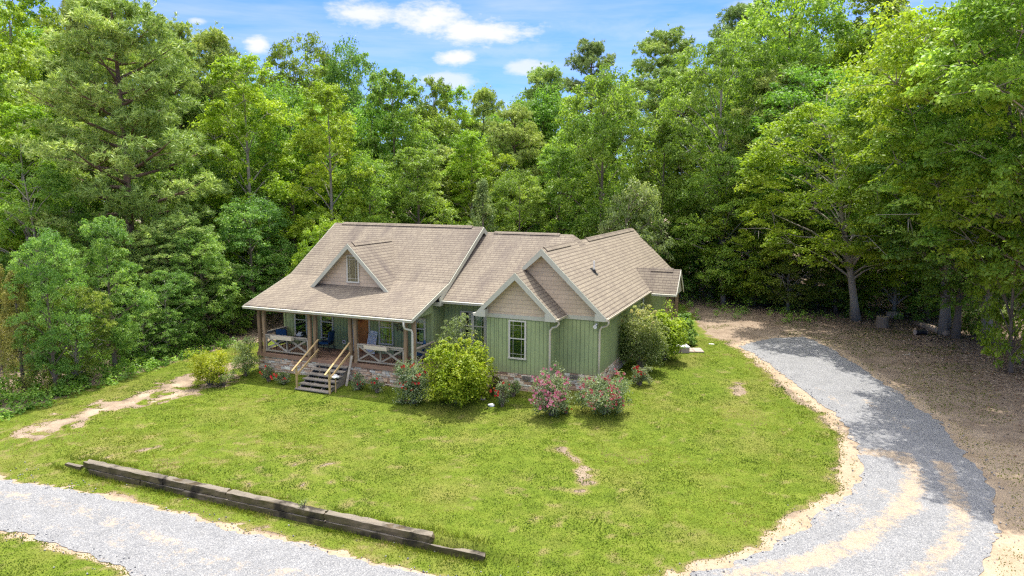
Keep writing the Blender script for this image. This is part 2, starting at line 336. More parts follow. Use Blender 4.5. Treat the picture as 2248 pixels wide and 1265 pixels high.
def m_glass():
    m, nt, out = new_mat('window_glass')
    fr = nd(nt, 'ShaderNodeFresnel', {'IOR': 1.7}).outputs[0]
    g = nd(nt, 'ShaderNodeBsdfGlossy', {'Color': col((.9, .95, .9)), 'Roughness': .02}); t = nd(nt, 'ShaderNodeBsdfTransparent', {'Color': col((.72, .80, .72))})
    mx = nd(nt, 'ShaderNodeMixShader', {0: mth(nt, 'ADD', mth(nt, 'MULTIPLY', fr, .55), .025, clamp=True)}); nt.links.new(t.outputs[0], mx.inputs[1]); nt.links.new(g.outputs[0], mx.inputs[2]); nt.links.new(mx.outputs[0], out.inputs[0]); return m
M['glass'] = m_glass()
def m_leaf(name, stops, trans=.46, rough=.5, spec=.3, hue=.03, val=.22, tcol=1.25):
    m, nt, out = new_mat(name); c = ramp(nt, attr(nt, 'tint'), stops)
    oi = nd(nt, 'ShaderNodeObjectInfo').outputs['Random']
    hs = nd(nt, 'ShaderNodeHueSaturation', {'Hue': mth(nt, 'ADD', .5-hue/2, mth(nt, 'MULTIPLY', oi, hue)), 'Saturation': 1.0, 'Value': mth(nt, 'ADD', 1-val/2, mth(nt, 'MULTIPLY', mth(nt, 'FRACT', mth(nt, 'MULTIPLY', oi, 7.31)), val)), 'Color': c}).outputs[0]
    p = nd(nt, 'ShaderNodeBsdfPrincipled', {'Base Color': hs, 'Roughness': rough, 'Specular IOR Level': spec})
    t = nd(nt, 'ShaderNodeBsdfTranslucent', {'Color': mixc(nt, 1.0, hs, (tcol*1.0, tcol*1.05, tcol*.5), 'MULTIPLY')})
    mx = nd(nt, 'ShaderNodeMixShader', {0: trans}); nt.links.new(p.outputs[0], mx.inputs[1]); nt.links.new(t.outputs[0], mx.inputs[2]); nt.links.new(mx.outputs[0], out.inputs[0]); return m
M['leaf_mid'] = m_leaf('mid_green_leaves', [(0, (0.092, 0.180, 0.030)), (.5, (0.198, 0.338, 0.052)), (1, (0.351, 0.484, 0.082))])
M['leaf_dark'] = m_leaf('dark_green_leaves', [(0, (0.076, 0.164, 0.036)), (.5, (0.182, 0.313, 0.062)), (1, (0.331, 0.459, 0.111))])
M['leaf_bright'] = m_leaf('yellow_green_leaves', [(0, (0.138, 0.230, 0.018)), (.5, (0.267, 0.389, 0.031)), (1, (0.420, 0.512, 0.055))], .42)
M['leaf_olive'] = m_leaf('olive_oak_leaves', [(0, (0.096, 0.154, 0.026)), (.5, (0.202, 0.297, 0.047)), (1, (0.332, 0.419, 0.078))])
M['leaf_pale'] = m_leaf('grey_green_leaves', [(0, (0.114, 0.169, 0.060)), (.5, (0.229, 0.296, 0.109)), (1, (0.415, 0.456, 0.218))])
M['barberry'] = m_leaf('purple_barberry_leaves', [(0, (.035, .012, .012)), (.6, (.075, .028, .026)), (1, (.14, .07, .05))])
M['lime'] = m_leaf('lime_shrub_leaves', [(0, (0.138, 0.231, 0.014)), (.5, (0.310, 0.378, 0.022)), (1, (0.483, 0.483, 0.050))])
M['rose'] = m_leaf('rose_leaves', [(0, (0.062, 0.106, 0.046)), (.5, (0.175, 0.231, 0.111)), (.85, (0.375, 0.413, 0.247)), (1, (0.562, 0.575, 0.390))])
M['bronze'] = m_leaf('bronze_tipped_leaves', [(0, (0.081, 0.119, 0.033)), (.45, (0.203, 0.252, 0.083)), (.8, (0.392, 0.406, 0.150)), (1, (0.621, 0.462, 0.225))])
M['pine'] = m_leaf('pine_needles', [(0, (0.153, 0.230, 0.056)), (.5, (0.307, 0.410, 0.099)), (1, (0.597, 0.670, 0.189))], .25, .5, .3)
M['pine_dark'] = m_leaf('dark_pine_needles', [(0, (0.128, 0.193, 0.063)), (.5, (0.267, 0.348, 0.107)), (1, (0.505, 0.562, 0.179))], .2, .5, .3)
M['cedar'] = m_leaf('cedar_sprays', [(0, (0.124, 0.154, 0.032)), (.5, (0.259, 0.275, 0.055)), (1, (0.442, 0.429, 0.105))], .25)
def m_bark(name, c):
    m, nt, out = new_mat(name); p = nd(nt, 'ShaderNodeTexCoord').outputs['Object']
    n = noise(nt, mapping(nt, p, (7, 7, 1.6)), 1.0, 5.0, .7); v = noise(nt, p, 1.2, 3.0, .6)
    cc = mixc(nt, v, ramp(nt, n, [(0.3, tuple(x*.45 for x in c)), (0.7, tuple(x*1.35 for x in c))]), tuple(x*1.1 for x in c))
    finish(nt, out, cc, .95, n, .8, .05, .15); return m
M['bark'] = m_bark('grey_brown_bark', (.19, .155, .12)); M['bark_pale'] = m_bark('pale_oak_bark', (.30, .27, .225)); M['bark_pine'] = m_bark('pine_bark', (.17, .115, .085))
M['log'] = m_bark('dry_log', (.36, .28, .21)); M['cut'] = m_plain('cut_wood_face', (.52, .40, .25), .9, .2, 10)
M['petal_red'] = m_tint('red_petals', [(0, (.42, .008, .012)), (.6, (.62, .02, .03)), (1, (.72, .10, .06))], .6, 30, .1)
M['petal_coral'] = m_tint('coral_petals', [(0, (.45, .02, .04)), (.4, (.60, .08, .10)), (.75, (.66, .24, .24)), (1, (.74, .46, .42))], .6, 30, .1)
M['petal_pink'] = m_tint('pink_petals', [(0, (.55, .05, .16)), (.5, (.68, .20, .28)), (1, (.78, .48, .48))], .6, 30, .1)
# ------------------------------------------------------------------ ground sheets
GS = .125; XF = np.arange(-22, 42.01, GS); YF = np.arange(-24, 36.01, GS)
def grow(a, far, n): return np.cumsum(np.geomspace(.5, far, n))
XS = np.concatenate([XF[0]-grow(0, 90, 16)[::-1], XF, XF[-1]+grow(0, 90, 16)]); YS = np.concatenate([YF[0]-grow(0, 60, 12)[::-1], YF, YF[-1]+grow(0, 120, 16)])
def sheet(name, xs, ys, field, dz, mats, attrs=None):
    """terrain sheet: the cells of one shared grid where field > 0, clipped along field = 0"""
    X, Y = np.meshgrid(xs, ys); Z = gz(X, Y)+dz; ny, nx = X.shape; idx = np.arange(nx*ny).reshape(ny, nx)
    a, b, c, d = idx[:-1, :-1].ravel(), idx[:-1, 1:].ravel(), idx[1:, 1:].ravel(), idx[1:, :-1].ravel()
    T = np.concatenate([np.stack([a, b, c], 1), np.stack([a, c, d], 1)])
    V = np.stack([X.ravel(), Y.ravel(), Z.ravel()], 1); at_ = {k: v.ravel() for k, v in (attrs or {}).items()}
    if field is not None:
        f = field.ravel(); s = (f[T] > 0).sum(1); keep = T[s == 3]; ex_v, ex_a, tris, cache = [], {k: [] for k in at_}, [], {}
        def cut(i, j):
            k = (min(i, j), max(i, j))
            if k not in cache:
                t = f[i]/(f[i]-f[j]); cache[k] = len(V)+len(ex_v); ex_v.append(V[i]*(1-t)+V[j]*t)
                for q in at_: ex_a[q].append(at_[q][i]*(1-t)+at_[q][j]*t)
            return cache[k]
        for tri in T[(s > 0) & (s < 3)]:
            poly = []
            for q in range(3):
                i, j = int(tri[q]), int(tri[(q+1) % 3])
                if f[i] > 0: poly.append(i)
                if (f[i] > 0) != (f[j] > 0): poly.append(cut(i, j))
            for q in range(1, len(poly)-1): tris.append((poly[0], poly[q], poly[q+1]))
        T = np.concatenate([keep, np.array(tris, int).reshape(-1, 3)]); V = np.concatenate([V, np.array(ex_v).reshape(-1, 3)])
        at_ = {k: np.concatenate([v, ex_a[k]]) for k, v in at_.items()}
        u = np.unique(T); remap = np.full(len(V), -1); remap[u] = np.arange(len(u)); T = remap[T]; V = V[u]; at_ = {k: v[u] for k, v in at_.items()}
    me = np_mesh(name, V, T, mats, {k: ('POINT', v) for k, v in at_.items()}, smooth=True)
    return tag(link(name, me), kind='structure')
LAWN = outline([(-260, 1010), (0, 922), (75, 896), (168, 864), (293, 822), (419, 785), (520, 760), (640, 745), (900, 760), (1300, 740), (1440, 655), (1490, 668), (1520, 690), (1548, 735), (1590, 752), (1650, 792), (1720, 850), (1790, 905), (1838, 960), (1852, 1020),
                (1835, 1072), (1780, 1112), (1700, 1160), (1600, 1212), (1500, 1243), (1390, 1285), (1250, 1300), (1040, 1282), (960, 1262), (920, 1251), (700, 1199), (600, 1175), (529, 1158), (405, 1124), (311, 1102), (156, 1069), (0, 1043), (-260, 1010)])
LAWN2 = outline([(-300, 1150), (0, 1176), (60, 1204), (150, 1232), (240, 1262), (330, 1300), (420, 1340), (-200, 1500)])
GRAVEL = outline([(-420, 985), (0, 1050), (156, 1077), (311, 1111), (405, 1133), (529, 1167), (700, 1208), (920, 1260), (1040, 1292), (1250, 1312), (1400, 1300), (1543, 1262), (1589, 1247), (1687, 1204), (1770, 1158), (1834, 1106), (1887, 1064), (1898, 1026), (1883, 981), (1853, 930), (1819, 898), (1751, 849), (1690, 800), (1622, 760),
                  (1660, 750), (1695, 743), (1763, 740), (1788, 750), (1813, 761), (1895, 811), (1966, 860), (2060, 928), (2124, 1007), (2173, 1056), (2188, 1128), (2177, 1207), (2147, 1270), (2050, 1400), (1800, 1560), (1200, 1540), (700, 1420), (400, 1302), (290, 1262), (200, 1220), (100, 1192), (0, 1163), (-420, 1085)])
TRACK = outline([(519, 803), (419, 835), (314, 870), (188, 910), (105, 940), (50, 958)])
TRACK2 = outline([(500, 838), (440, 856), (377, 870), (330, 884)])
SCARS = [outline(q) for q in ([(1228, 985), (1250, 1000), (1272, 1022), (1290, 1045), (1300, 1062)], [(1272, 1022), (1278, 1050), (1282, 1080)], [(645, 1022), (672, 1010)], [(694, 1030), (718, 1018)], [(1624, 842), (1620, 868)], [(330, 985), (250, 1005)])]
LANE_TR = outline([(-100, 1075), (80, 1098), (200, 1128), (300, 1165), (390, 1210), (520, 1245), (700, 1275)]); LANE_TR2 = outline([(-100, 1120), (30, 1140), (140, 1160), (260, 1195), (400, 1245), (560, 1290)])
DRIVE_TR = [outline(q) for q in ([(1840, 985), (1980, 1000), (2010, 1050), (1985, 1120), (1880, 1190), (1790, 1230), (1640, 1265), (1500, 1330)], [(2070, 1020), (2100, 1090), (2110, 1150), (2070, 1210), (1990, 1290)], [(1900, 880), (2010, 950)], [(1790, 850), (1850, 890)], [(1700, 1175), (1850, 1140), (1940, 1080)])]
GX, GY = np.meshgrid(XF, YF)
n_edge = .7*fbm(GX*1.3, GY*1.3, 21, 3)+.75*fbm(GX*3.4, GY*3.4, 25, 3)
F_GRAVEL = sdf(GRAVEL, GX, GY)+.45*fbm(GX*1.7, GY*1.7, 31, 3)+.3*fbm(GX*5, GY*5, 37, 2)
F_LAWN = np.maximum(sdf(LAWN, GX, GY), sdf(LAWN2, GX, GY))+.9*n_edge+.10+1.0*fbm(GX*.33, GY*.33, 91, 2)
dt = np.minimum(dline(TRACK, GX, GY)-.62, dline(TRACK2, GX, GY)-.36)
F_LAWN = np.minimum(F_LAWN, dt+2.6*n_edge)
for s_ in SCARS: F_LAWN = np.minimum(F_LAWN, dline(s_, GX, GY)-.10+.75*n_edge)
F_LAWN = np.where(F_GRAVEL > -.06, -.5, F_LAWN)
F_LAWN = np.minimum(F_LAWN, np.minimum(1.6*(fbm(GX*1.3+3, GY*1.3, 77, 5)+.42), .9*(fbm(GX*2.7, GY*2.7+5, 79, 3)+.40)+.35*sst(-9, -12.5, GY)*(fbm(GX*.4, GY*.4, 80, 2)-.2)))       # scattered bald spots
X, Y = np.meshgrid(XS, YS)
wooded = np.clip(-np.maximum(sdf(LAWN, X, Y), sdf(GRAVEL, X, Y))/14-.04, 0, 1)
front = 1-sst(-8, 2, Y)
sandy = sst(1.1, 0, -np.maximum(sdf(GRAVEL, X, Y), -3))*sst(14, 19, X)+sst(.55, .1, np.abs(sdf(GRAVEL, X, Y)))*.8*sst(14, 4, Y)+sst(1.2, .1, .25+np.minimum(dline(TRACK, X, Y), dline(TRACK2, X, Y)))*.55
sandy = np.clip(sandy+sst(26, 29, X)*sst(4, -3, Y), 0, 1)
def m_ground():
    m, nt, out = new_mat('bare_ground'); p = geo_pos(nt)
    n1 = noise(nt, p, 1.1, 6.0, .62); n2 = noise(nt, p, 9.0, 5.0, .7); n3 = noise(nt, p, 45.0, 3.0, .6)
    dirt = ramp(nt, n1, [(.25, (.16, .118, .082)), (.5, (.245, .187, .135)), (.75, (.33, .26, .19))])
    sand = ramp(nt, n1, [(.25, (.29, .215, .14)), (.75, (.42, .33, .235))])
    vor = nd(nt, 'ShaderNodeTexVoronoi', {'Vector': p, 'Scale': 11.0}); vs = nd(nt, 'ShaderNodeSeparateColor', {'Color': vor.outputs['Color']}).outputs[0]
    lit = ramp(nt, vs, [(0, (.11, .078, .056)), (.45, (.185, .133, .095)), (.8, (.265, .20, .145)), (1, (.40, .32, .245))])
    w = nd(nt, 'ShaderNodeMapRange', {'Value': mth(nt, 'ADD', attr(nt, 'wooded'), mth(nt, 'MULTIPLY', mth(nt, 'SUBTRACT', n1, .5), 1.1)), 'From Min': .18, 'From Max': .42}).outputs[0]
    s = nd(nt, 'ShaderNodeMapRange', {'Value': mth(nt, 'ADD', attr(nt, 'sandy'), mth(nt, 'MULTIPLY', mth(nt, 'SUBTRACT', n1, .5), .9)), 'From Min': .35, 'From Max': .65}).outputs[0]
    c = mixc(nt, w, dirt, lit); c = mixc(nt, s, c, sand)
    c = mixc(nt, 1.0, c, ramp(nt, n2, [(.25, .78), (.75, 1.2)]), 'MULTIPLY'); c = mixc(nt, 1.0, c, ramp(nt, n3, [(.25, .82), (.75, 1.15)]), 'MULTIPLY')
    finish(nt, out, c, .95, mth(nt, 'ADD', n2, mth(nt, 'MULTIPLY', n3, .6)), .7, .05, .15); return m
def m_gravel():
    m, nt, out = new_mat('crushed_gravel'); p = geo_pos(nt)
    v = nd(nt, 'ShaderNodeTexVoronoi', {'Vector': p, 'Scale': 36.0}); sc = nd(nt, 'ShaderNodeSeparateColor', {'Color': v.outputs['Color']})
    st = ramp(nt, sc.outputs[0], [(0, (.125, .128, .138)), (.3, (.22, .226, .235)), (.62, (.283, .285, .287)), (.88, (.34, .337, .33)), (1, (.43, .425, .415))])
    st = mixc(nt, nd(nt, 'ShaderNodeMapRange', {'Value': v.outputs['Distance'], 'From Min': .35, 'From Max': .8}).outputs[0], st, (.20, .20, .20))
    n1 = noise(nt, p, 1.5, 5.0, .65); n2 = noise(nt, p, 7.0, 4.0, .7); n3 = noise(nt, p, 30., 3., .6)
    f = nd(nt, 'ShaderNodeMapRange', {'Value': mth(nt, 'ADD', mth(nt, 'ADD', attr(nt, 'track'), mth(nt, 'MULTIPLY', mth(nt, 'SUBTRACT', n1, .5), .9)), mth(nt, 'MULTIPLY', mth(nt, 'SUBTRACT', n2, .5), .8)), 'From Min': .40, 'From Max': .62}).outputs[0]
    c = mixc(nt, mth(nt, 'MULTIPLY', f, .85), st, ramp(nt, n2, [(.3, (.33, .25, .165)), (.7, (.44, .35, .25))]))
    c = mixc(nt, 1.0, c, ramp(nt, n1, [(.25, .86), (.75, 1.1)]), 'MULTIPLY')
    finish(nt, out, c, .95, mth(nt, 'SUBTRACT', n3, v.outputs['Distance']), .8, .03, .15); return m
def m_lawn():
    m, nt, out = new_mat('lawn_turf'); p = geo_pos(nt)
    n1 = noise(nt, p, .35, 5.0, .6); n2 = noise(nt, p, 2.3, 5.0, .65); n3 = noise(nt, p, 24., 4., .7)
    g = ramp(nt, n2, [(.28, (.080, .120, .012)), (.5, (.118, .165, .016)), (.72, (.165, .20, .028))])
    g = mixc(nt, nd(nt, 'ShaderNodeMapRange', {'Value': n1, 'From Min': .48, 'From Max': .70, 'To Max': .55}).outputs[0], g, (.21, .185, .055))
    thin = nd(nt, 'ShaderNodeMapRange', {'Value': mth(nt, 'ADD', attr(nt, 'edge'), mth(nt, 'MULTIPLY', mth(nt, 'SUBTRACT', n3, .5), .5)), 'From Min': .22, 'From Max': 0.0, 'To Max': .7}).outputs[0]
    g = mixc(nt, thin, g, (.27, .205, .10))
    g = mixc(nt, 1.0, g, ramp(nt, n3, [(.25, .6), (.75, 1.3)]), 'MULTIPLY')
    finish(nt, out, g, .95, n3, .9, .05, .1); return m
M['ground'] = m_ground(); M['gravel'] = m_gravel(); M['lawn'] = m_lawn()
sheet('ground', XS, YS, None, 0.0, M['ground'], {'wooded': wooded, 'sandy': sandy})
track = np.maximum(sst(.75, .1, dline(LANE_TR, GX, GY))*.42, sst(.8, .1, dline(LANE_TR2, GX, GY))*.34)
for i, t_ in enumerate(DRIVE_TR): track = np.maximum(track, sst((.95, .8, .5, .4, .9)[i], .05, dline(t_, GX, GY))*(.60, .56, .42, .40, .40)[i])
track = np.maximum(track, sst(.6, 0, sdf(GRAVEL, GX, GY))*.36)
sheet('gravel_drive', XF, YF, F_GRAVEL, .016, M['gravel'], {'track': track})
sheet('lawn', XF, YF, F_LAWN, .008, M['lawn'], {'edge': F_LAWN})
# ------------------------------------------------------------------ the house
H = empty('house', (8, 2, -0.8), 0, 'green single storey ranch house with brown shingle roof, front porch and stone base', 'house')
def part(mb, name, mats, parent=None, label=None, smooth=False, bevel=0.0):
    o = mb.build(name, mats, None, smooth, bevel); par = parent if parent is not None else H
    o.parent = par; o.matrix_parent_inverse = Matrix.Translation(-Vector(H.location)); 
    if parent is not None and parent is not H: o.matrix_parent_inverse = Matrix.Identity(4)
    if label: o['label'] = label
    return o
FLOOR = 0.12
SL = 0.6187                                   # main slope
def zsteep(y): return 3.72+SL*(y-1.22)
SP = (3.72-2.55)/(1.22+2.32)
def zporch(y): return 2.55+SP*(y+2.32)
X1, YR, ZR, YE = 9.57, 5.39, 6.30, -2.32
def slab(mb, poly, th=.07, mi=0):
    mb.prism(poly, (0, 0, -th), mi)
# main roof: porch plane, steep plane, back plane
r = MB()
slab(r, [(0, YE, 2.55), (X1, YE, 2.55), (X1, 1.22, 3.72), (0, 1.22, 3.72)]); slab(r, [(0, 1.22, 3.72), (X1, 1.22, 3.72), (X1, YR, ZR), (0, YR, ZR)])
slab(r, [(0, YR, ZR), (X1, YR, ZR), (X1, 10.6, 3.0), (0, 10.6, 3.0)])
for xx in (0.0, X1-.5): slab(r, [(xx, 0.28, zsteep(0.28)-.02), (xx+.5, .28, zsteep(.28)-.02), (xx+.5, 1.24, zsteep(1.24)-.02), (xx, 1.24, zsteep(1.24)-.02)])
part(r, 'roof', M['roof'])
# middle roof
r = MB(); YM, ZM, EM = 5.963, 5.99, 0.55
def zmid(y): return ZM-.5517*(YM-y)
slab(r, [(9.20, EM, zmid(EM)), (14.35, EM, zmid(EM)), (14.72, 5.3, zmid(5.3)), (14.45, YM, ZM), (9.2, YM, ZM)]); slab(r, [(9.2, YM, ZM), (14.45, YM, ZM), (14.72, 6.7, zmid(5.3)), (14.6, 11, 3.2), (9.2, 11, 3.2)])
slab(r, [(14.45, YM, ZM+.002), (14.72, 5.3, zmid(5.3)), (15.10, 5.3, 5.30), (15.10, 6.7, 5.30), (14.72, 6.7, zmid(5.3))][:2]+[(15.06, 5.35, 5.38), (15.06, 6.6, 5.38), (14.72, 6.7, zmid(5.3))], .05)
part(r, 'roof', M['roof'])
# wing roof (ridge runs back)
r = MB(); XB, ZB, SW, YB0, YB1 = 14.725, 5.70, .9706, .42, 18.8
XE = 17.77; ZE = ZB-SW*(XE-XB)
slab(r, [(XB, YB0, ZB), (XE, YB0, ZE), (XE, YB1, ZE), (XB, YB1, ZB)], .08)
zl = 4.82; xl = XB-(ZB-zl)/SW
slab(r, [(XB, YB0, ZB), (XB, YB1, ZB), (XB-3, YB1, ZB-3*SW), (XB-3, 12, ZB-3*SW), (xl, 9, zl), (xl, YB0, zl)], .08)
part(r, 'roof', M['roof_light'])
# small front gable roof
r = MB(); XA, ZA, YA0 = 13.867, 4.676, -.63; XL, XRr, ZS = 11.93, 15.80, 2.76
slab(r, [(XA, YA0, ZA), (XRr, YA0, ZS), (XRr, .80, ZS), (XA, .80, ZA)], .08); slab(r, [(XA, YA0, ZA), (XA, 3.3, ZA), (XL, 3.3, ZS), (XL, YA0, ZS)], .08)
part(r, 'roof', M['roof'])
# back porch roof, ridge runs to the right
r = MB(); YBP = 11.1; ZBP = 3.86
slab(r, [(16.3, YBP, ZBP), (19.25, YBP, ZBP), (19.25, 9.88, 2.62), (16.3, 9.88, 2.62)]); slab(r, [(16.3, YBP, ZBP), (19.25, YBP, ZBP), (19.25, 12.4, 2.55), (16.3, 12.4, 2.55)])
part(r, 'roof', M['roof'])
# dormer
XD, ZD, YD0, YDF = 4.62, 5.61, -.02, .36; SD_ = (5.61-3.25)/2.40
def dz(x): return ZD-SD_*abs(x-XD)
r = MB()
for sgn in (-1, 1):
    e = XD+2.40*sgn; ze_ = dz(e); yb_ = 1.22+(ze_-3.72)/SL
    slab(r, [(XD, YD0, ZD), (e, YD0, ze_), (e, .1, ze_), (XD+2.0*sgn, 1.22, dz(XD+2.0*sgn)), (XD, 4.30, ZD)], .06)
d_roof = part(r, 'dormer_roof', M['roof'])
# gable walls and other walls ------------------------------------------------
TH = .12
def wall(poly, d, mat, name='wall'):
    w = MB(); w.prism(poly, d); return part(w, name, mat)
zt = lambda y: min(zsteep(y), zporch(y) if y < 1.22 else 99, ZR-SL*abs(y-YR))-.08
wall([(.35, .2, 0), (9.27, .2, 0), (9.27, .2, 2.95), (.35, .2, 2.95)], (0, TH, 0), M['green'])                                   # porch wall
for xx, dx in ((9.27-TH, TH), (.35, TH)):
    wall([(xx, .2+TH, 0), (xx, 10.2, 0), (xx, 10.2, 3.1), (xx, YR, ZR-.09), (xx, .33+TH, zsteep(.33+TH)-.09)], (dx, 0, 0), M['green'])
wall([(X1-.36, .2, 2.40), (X1-.36, .26, zporch(.2)-.09), (X1-.36, -2.0, zporch(-2.0)-.09), (X1-.36, -2.0, 2.40)], (.06, 0, 0), M['green'])        # infill under the porch rake
wall([(.30, .2, 2.40), (.30, .26, zporch(.2)-.09), (.30, -2.0, zporch(-2.0)-.09), (.30, -2.0, 2.40)], (.06, 0, 0), M['green'])
WM = 1.35
wall([(9.27, WM, 0), (12.35, WM, 0), (12.35, WM, 3.30), (9.27, WM, 3.30)], (0, TH, 0), M['green'])
SX0, SX1, SY = 12.352, 15.382, -.239
wall([(SX0, SY, 0), (SX1, SY, 0), (SX1, SY, 2.70), (SX0, SY, 2.70)], (0, TH, 0), M['green'])
wall([(SX0, SY+TH, 0), (SX0, WM, 0), (SX0, WM, 2.75), (SX0, SY+TH, 2.75)], (TH, 0, 0), M['green']); wall([(SX1-TH, SY+TH, 0), (SX1-TH, .81, 0), (SX1-TH, .81, 2.75), (SX1-TH, SY+TH, 2.75)], (TH, 0, 0), M['green'])
BX1, BY = 17.353, .811
wall([(SX1, BY, 0), (BX1, BY, 0), (BX1, BY, 2.70), (SX1, BY, 2.70)], (0, TH, 0), M['green'])
wall([(BX1-TH, BY+TH, 0), (BX1-TH, 18.4, 0), (BX1-TH, 18.4, 3.05), (BX1-TH, BY+TH, 3.05)], (TH, 0, 0), M['green'])
wall([(12, 18.4, 0), (BX1-.13, 18.4, 0), (BX1-.13, 18.4, 2.7), (XB, 18.4, ZB-.2), (12, 18.4, 2.9)], (0, -TH, 0), M['green']); wall([(.5, 10.2, 0), (11.9, 10.2, 0), (11.9, 10.2, 3.0), (.5, 10.2, 3.0)], (0, -TH, 0), M['green'])
# tan shake gables
def gable(xa, za, s, x0, x1, z0, y, th=.10):
    zc = za-.09
    wall([(x0, y, z0), (x1, y, z0), (x1, y, zc-s*abs(x1-xa)), (xa, y, zc), (x0, y, zc-s*abs(x0-xa))], (0, th, 0), M['shake'], 'gable_siding')
SS = (ZA-ZS)/(XRr-XA)
gable(XA, ZA, SS, SX0-.02, SX1+.02, 2.66, SY-.02); gable(XB, ZB, SW, 13.6, BX1+.02, 2.66, BY-.02)
gable(XD, ZD, SD_, XD-2.05, XD+2.05, 3.05, YDF)
# trim bands, fascias and rakes -----------------------------------------------
t = MB(); t.box(SX0-.03, SX1+.03, SY-.05, SY-.022, 2.52, 2.70); part(t, 'trim_band', M['greytrim']); t = MB(); t.box(SX1+.04, BX1+.03, BY-.05, BY-.022, 2.52, 2.70); part(t, 'trim_band', M['greytrim'])
def rake(xa, za, s, x0, x1, y, w=.26, th=.04, box=.42, name='rake_board', bx=(True, True)):
    mb = MB(); zo = -.012
    for xe in (x0, x1):
        if xe is None: continue
        ze_ = za-s*abs(xe-xa); vv = w*math.sqrt(1+s*s)*.92
        mb.prism([(xa, y, za+zo), (xe, y, ze_+zo), (xe, y, ze_+zo-.10), (xe-(.16 if xe > xa else -.16), y, ze_-.10), (xa, y, za-vv)], (0, th, 0), 0)
    part(mb, name, M['greytrim'])
    for i, xe in enumerate((x0, x1)):             # boxed ends
        if xe is None: continue
        mb = MB()
        ze_ = za-s*abs(xe-xa); sg = 1 if xe > xa else -1
        if bx[i]:
            mb.prism([(xe, y-.012, ze_-.02), (xe, y-.012, ze_-.17), (xe-sg*.50, y-.012, ze_-.17), (xe-sg*.50, y-.012, ze_+.50*s-.25*1.3)], (0, .36, 0), 0)
        if mb.v: part(mb, 'eave_return', M['greytrim'])
rake(XA, ZA, SS, XL, XRr, YA0-.045); rake(XB, ZB, SW, xl, XE, YB0-.045, bx=(False, True)); rake(XD, ZD, SD_, XD-2.40, XD+2.40, YD0-.045, w=.21, bx=(False, False), name='dormer_rake_board')
for (xa, za, s, x0, x1, y0, y1) in ((XA, ZA, SS, XL+.1, XRr-.1, YA0, SY-.03), (XB, ZB, SW, xl, XE-.1, YB0, BY-.03), (XD, ZD, SD_, XD-2.3, XD+2.3, YD0, YDF-.01)):
    mb = MB()
    for xe in (x0, x1):
        ze_ = za-s*abs(xe-xa); mb.prism([(xa, y0, za-.10), (xe, y0, ze_-.10), (xe, y1, ze_-.10), (xa, y1, za-.10)], (0, 0, -.03))
    part(mb, 'rake_soffit', M['soffit'])
# main roof rakes, both ends
for xx, sg in ((X1, 1), (0, -1)):
    mb = MB(); x0 = xx+(.005 if sg > 0 else -.04); d = (.035, 0, 0)
    mb.prism([(x0, YE, 2.535), (x0, 1.22, 3.705), (x0, 1.22, 3.50), (x0, YE, 2.36)], d)
    mb.prism([(x0+.004*sg, .25, zsteep(.25)-.04), (x0+.004*sg, YR, ZR-.012), (x0+.004*sg, YR, ZR-.30), (x0+.004*sg, .30, zsteep(.3)-.30)], d)
    mb.prism([(x0, YR, ZR-.012), (x0, 10.6, 3.0-.012), (x0, 10.6, 2.76), (x0, YR, ZR-.30)], d)
    part(mb, 'rake_board', M['greytrim'])
for u0, u1 in ((X1-.42, X1+.055), (-.055, .42)): mb = MB(); mb.box(u0, u1, .22, .62, 2.74, 2.92); part(mb, 'eave_return', M['greytrim'])
for u0, u1 in ((X1-.28, X1-.01), (0, .34)): mb = MB(); mb.prism([(u0, .4, zsteep(.4)-.1), (u1, .4, zsteep(.4)-.1), (u1, YR, ZR-.1), (u0, YR, ZR-.1)], (0, 0, -.03)); part(mb, 'rake_soffit', M['soffit'])
# gutters
def gutter(p, q, out, mat='trim'):
    """K-profile gutter along p-q, out = unit vector away from the wall"""
    p, q, o = Vector(p), Vector(q), Vector(out); mb = MB()
    prof = [(0, 0), (.115, -.005), (.12, -.03), (.085, -.075), (.075, -.12), (0, -.12)]
    mb.prism([p+o*a+Vector((0, 0, b)) for a, b in prof], q-p); return part(mb, 'gutter', M[mat])
gutter((-.03, YE-.005, 2.50), (X1+.03, YE-.005, 2.50), (0, -1, 0)); gutter((9.62, EM-.005, zmid(EM)-.03), (11.92, EM-.005, zmid(EM)-.03), (0, -1, 0))
gutter((XE+.005, YB0-.05, ZE-.03), (XE+.005, 9.86, ZE-.03), (1, 0, 0), 'spout'); gutter((XRr+.005, YA0-.05, ZS-.03), (XRr+.005, .74, ZS-.03), (1, 0, 0), 'spout'); gutter((XL-.005, YA0-.05, ZS-.03), (XL-.005, .4, ZS-.03), (-1, 0, 0)); gutter((17.9, 9.875, 2.58), (19.27, 9.875, 2.58), (0, -1, 0))
k = MB(); k.box(XE+.03, XE+.095, YB0+.1, 9.8, ZE-.045, ZE-.024, jit=.004); part(k, 'gutter_debris', M['mortar']); k = MB(); k.box(XRr+.03, XRr+.095, YA0+.1, .70, ZS-.045, ZS-.024, jit=.004); part(k, 'gutter_debris', M['mortar'])
def spout(pts, mat='spout'):
    mb = MB(); mb.tube(pts, .05, 8); return part(mb, 'downspout', M[mat], smooth=True)
spout([(9.20, -2.40, 2.40), (9.20, -2.40, 2.20), (9.24, -2.36, 2.08), (9.40, -2.10, 1.98), (9.44, -2.06, 1.86), (9.44, -2.06, .6), (9.44, -2.06, -.72)], 'trim')
spout([(XRr-.02, -.30, 2.62), (XRr+.03, -.30, 2.46), (XRr-.06, -.32, 2.33), (SX1+.16, -.32, 2.26), (SX1+.05, -.31, 2.12), (SX1+.045, -.31, 1.0), (SX1+.045, -.31, -.72)])
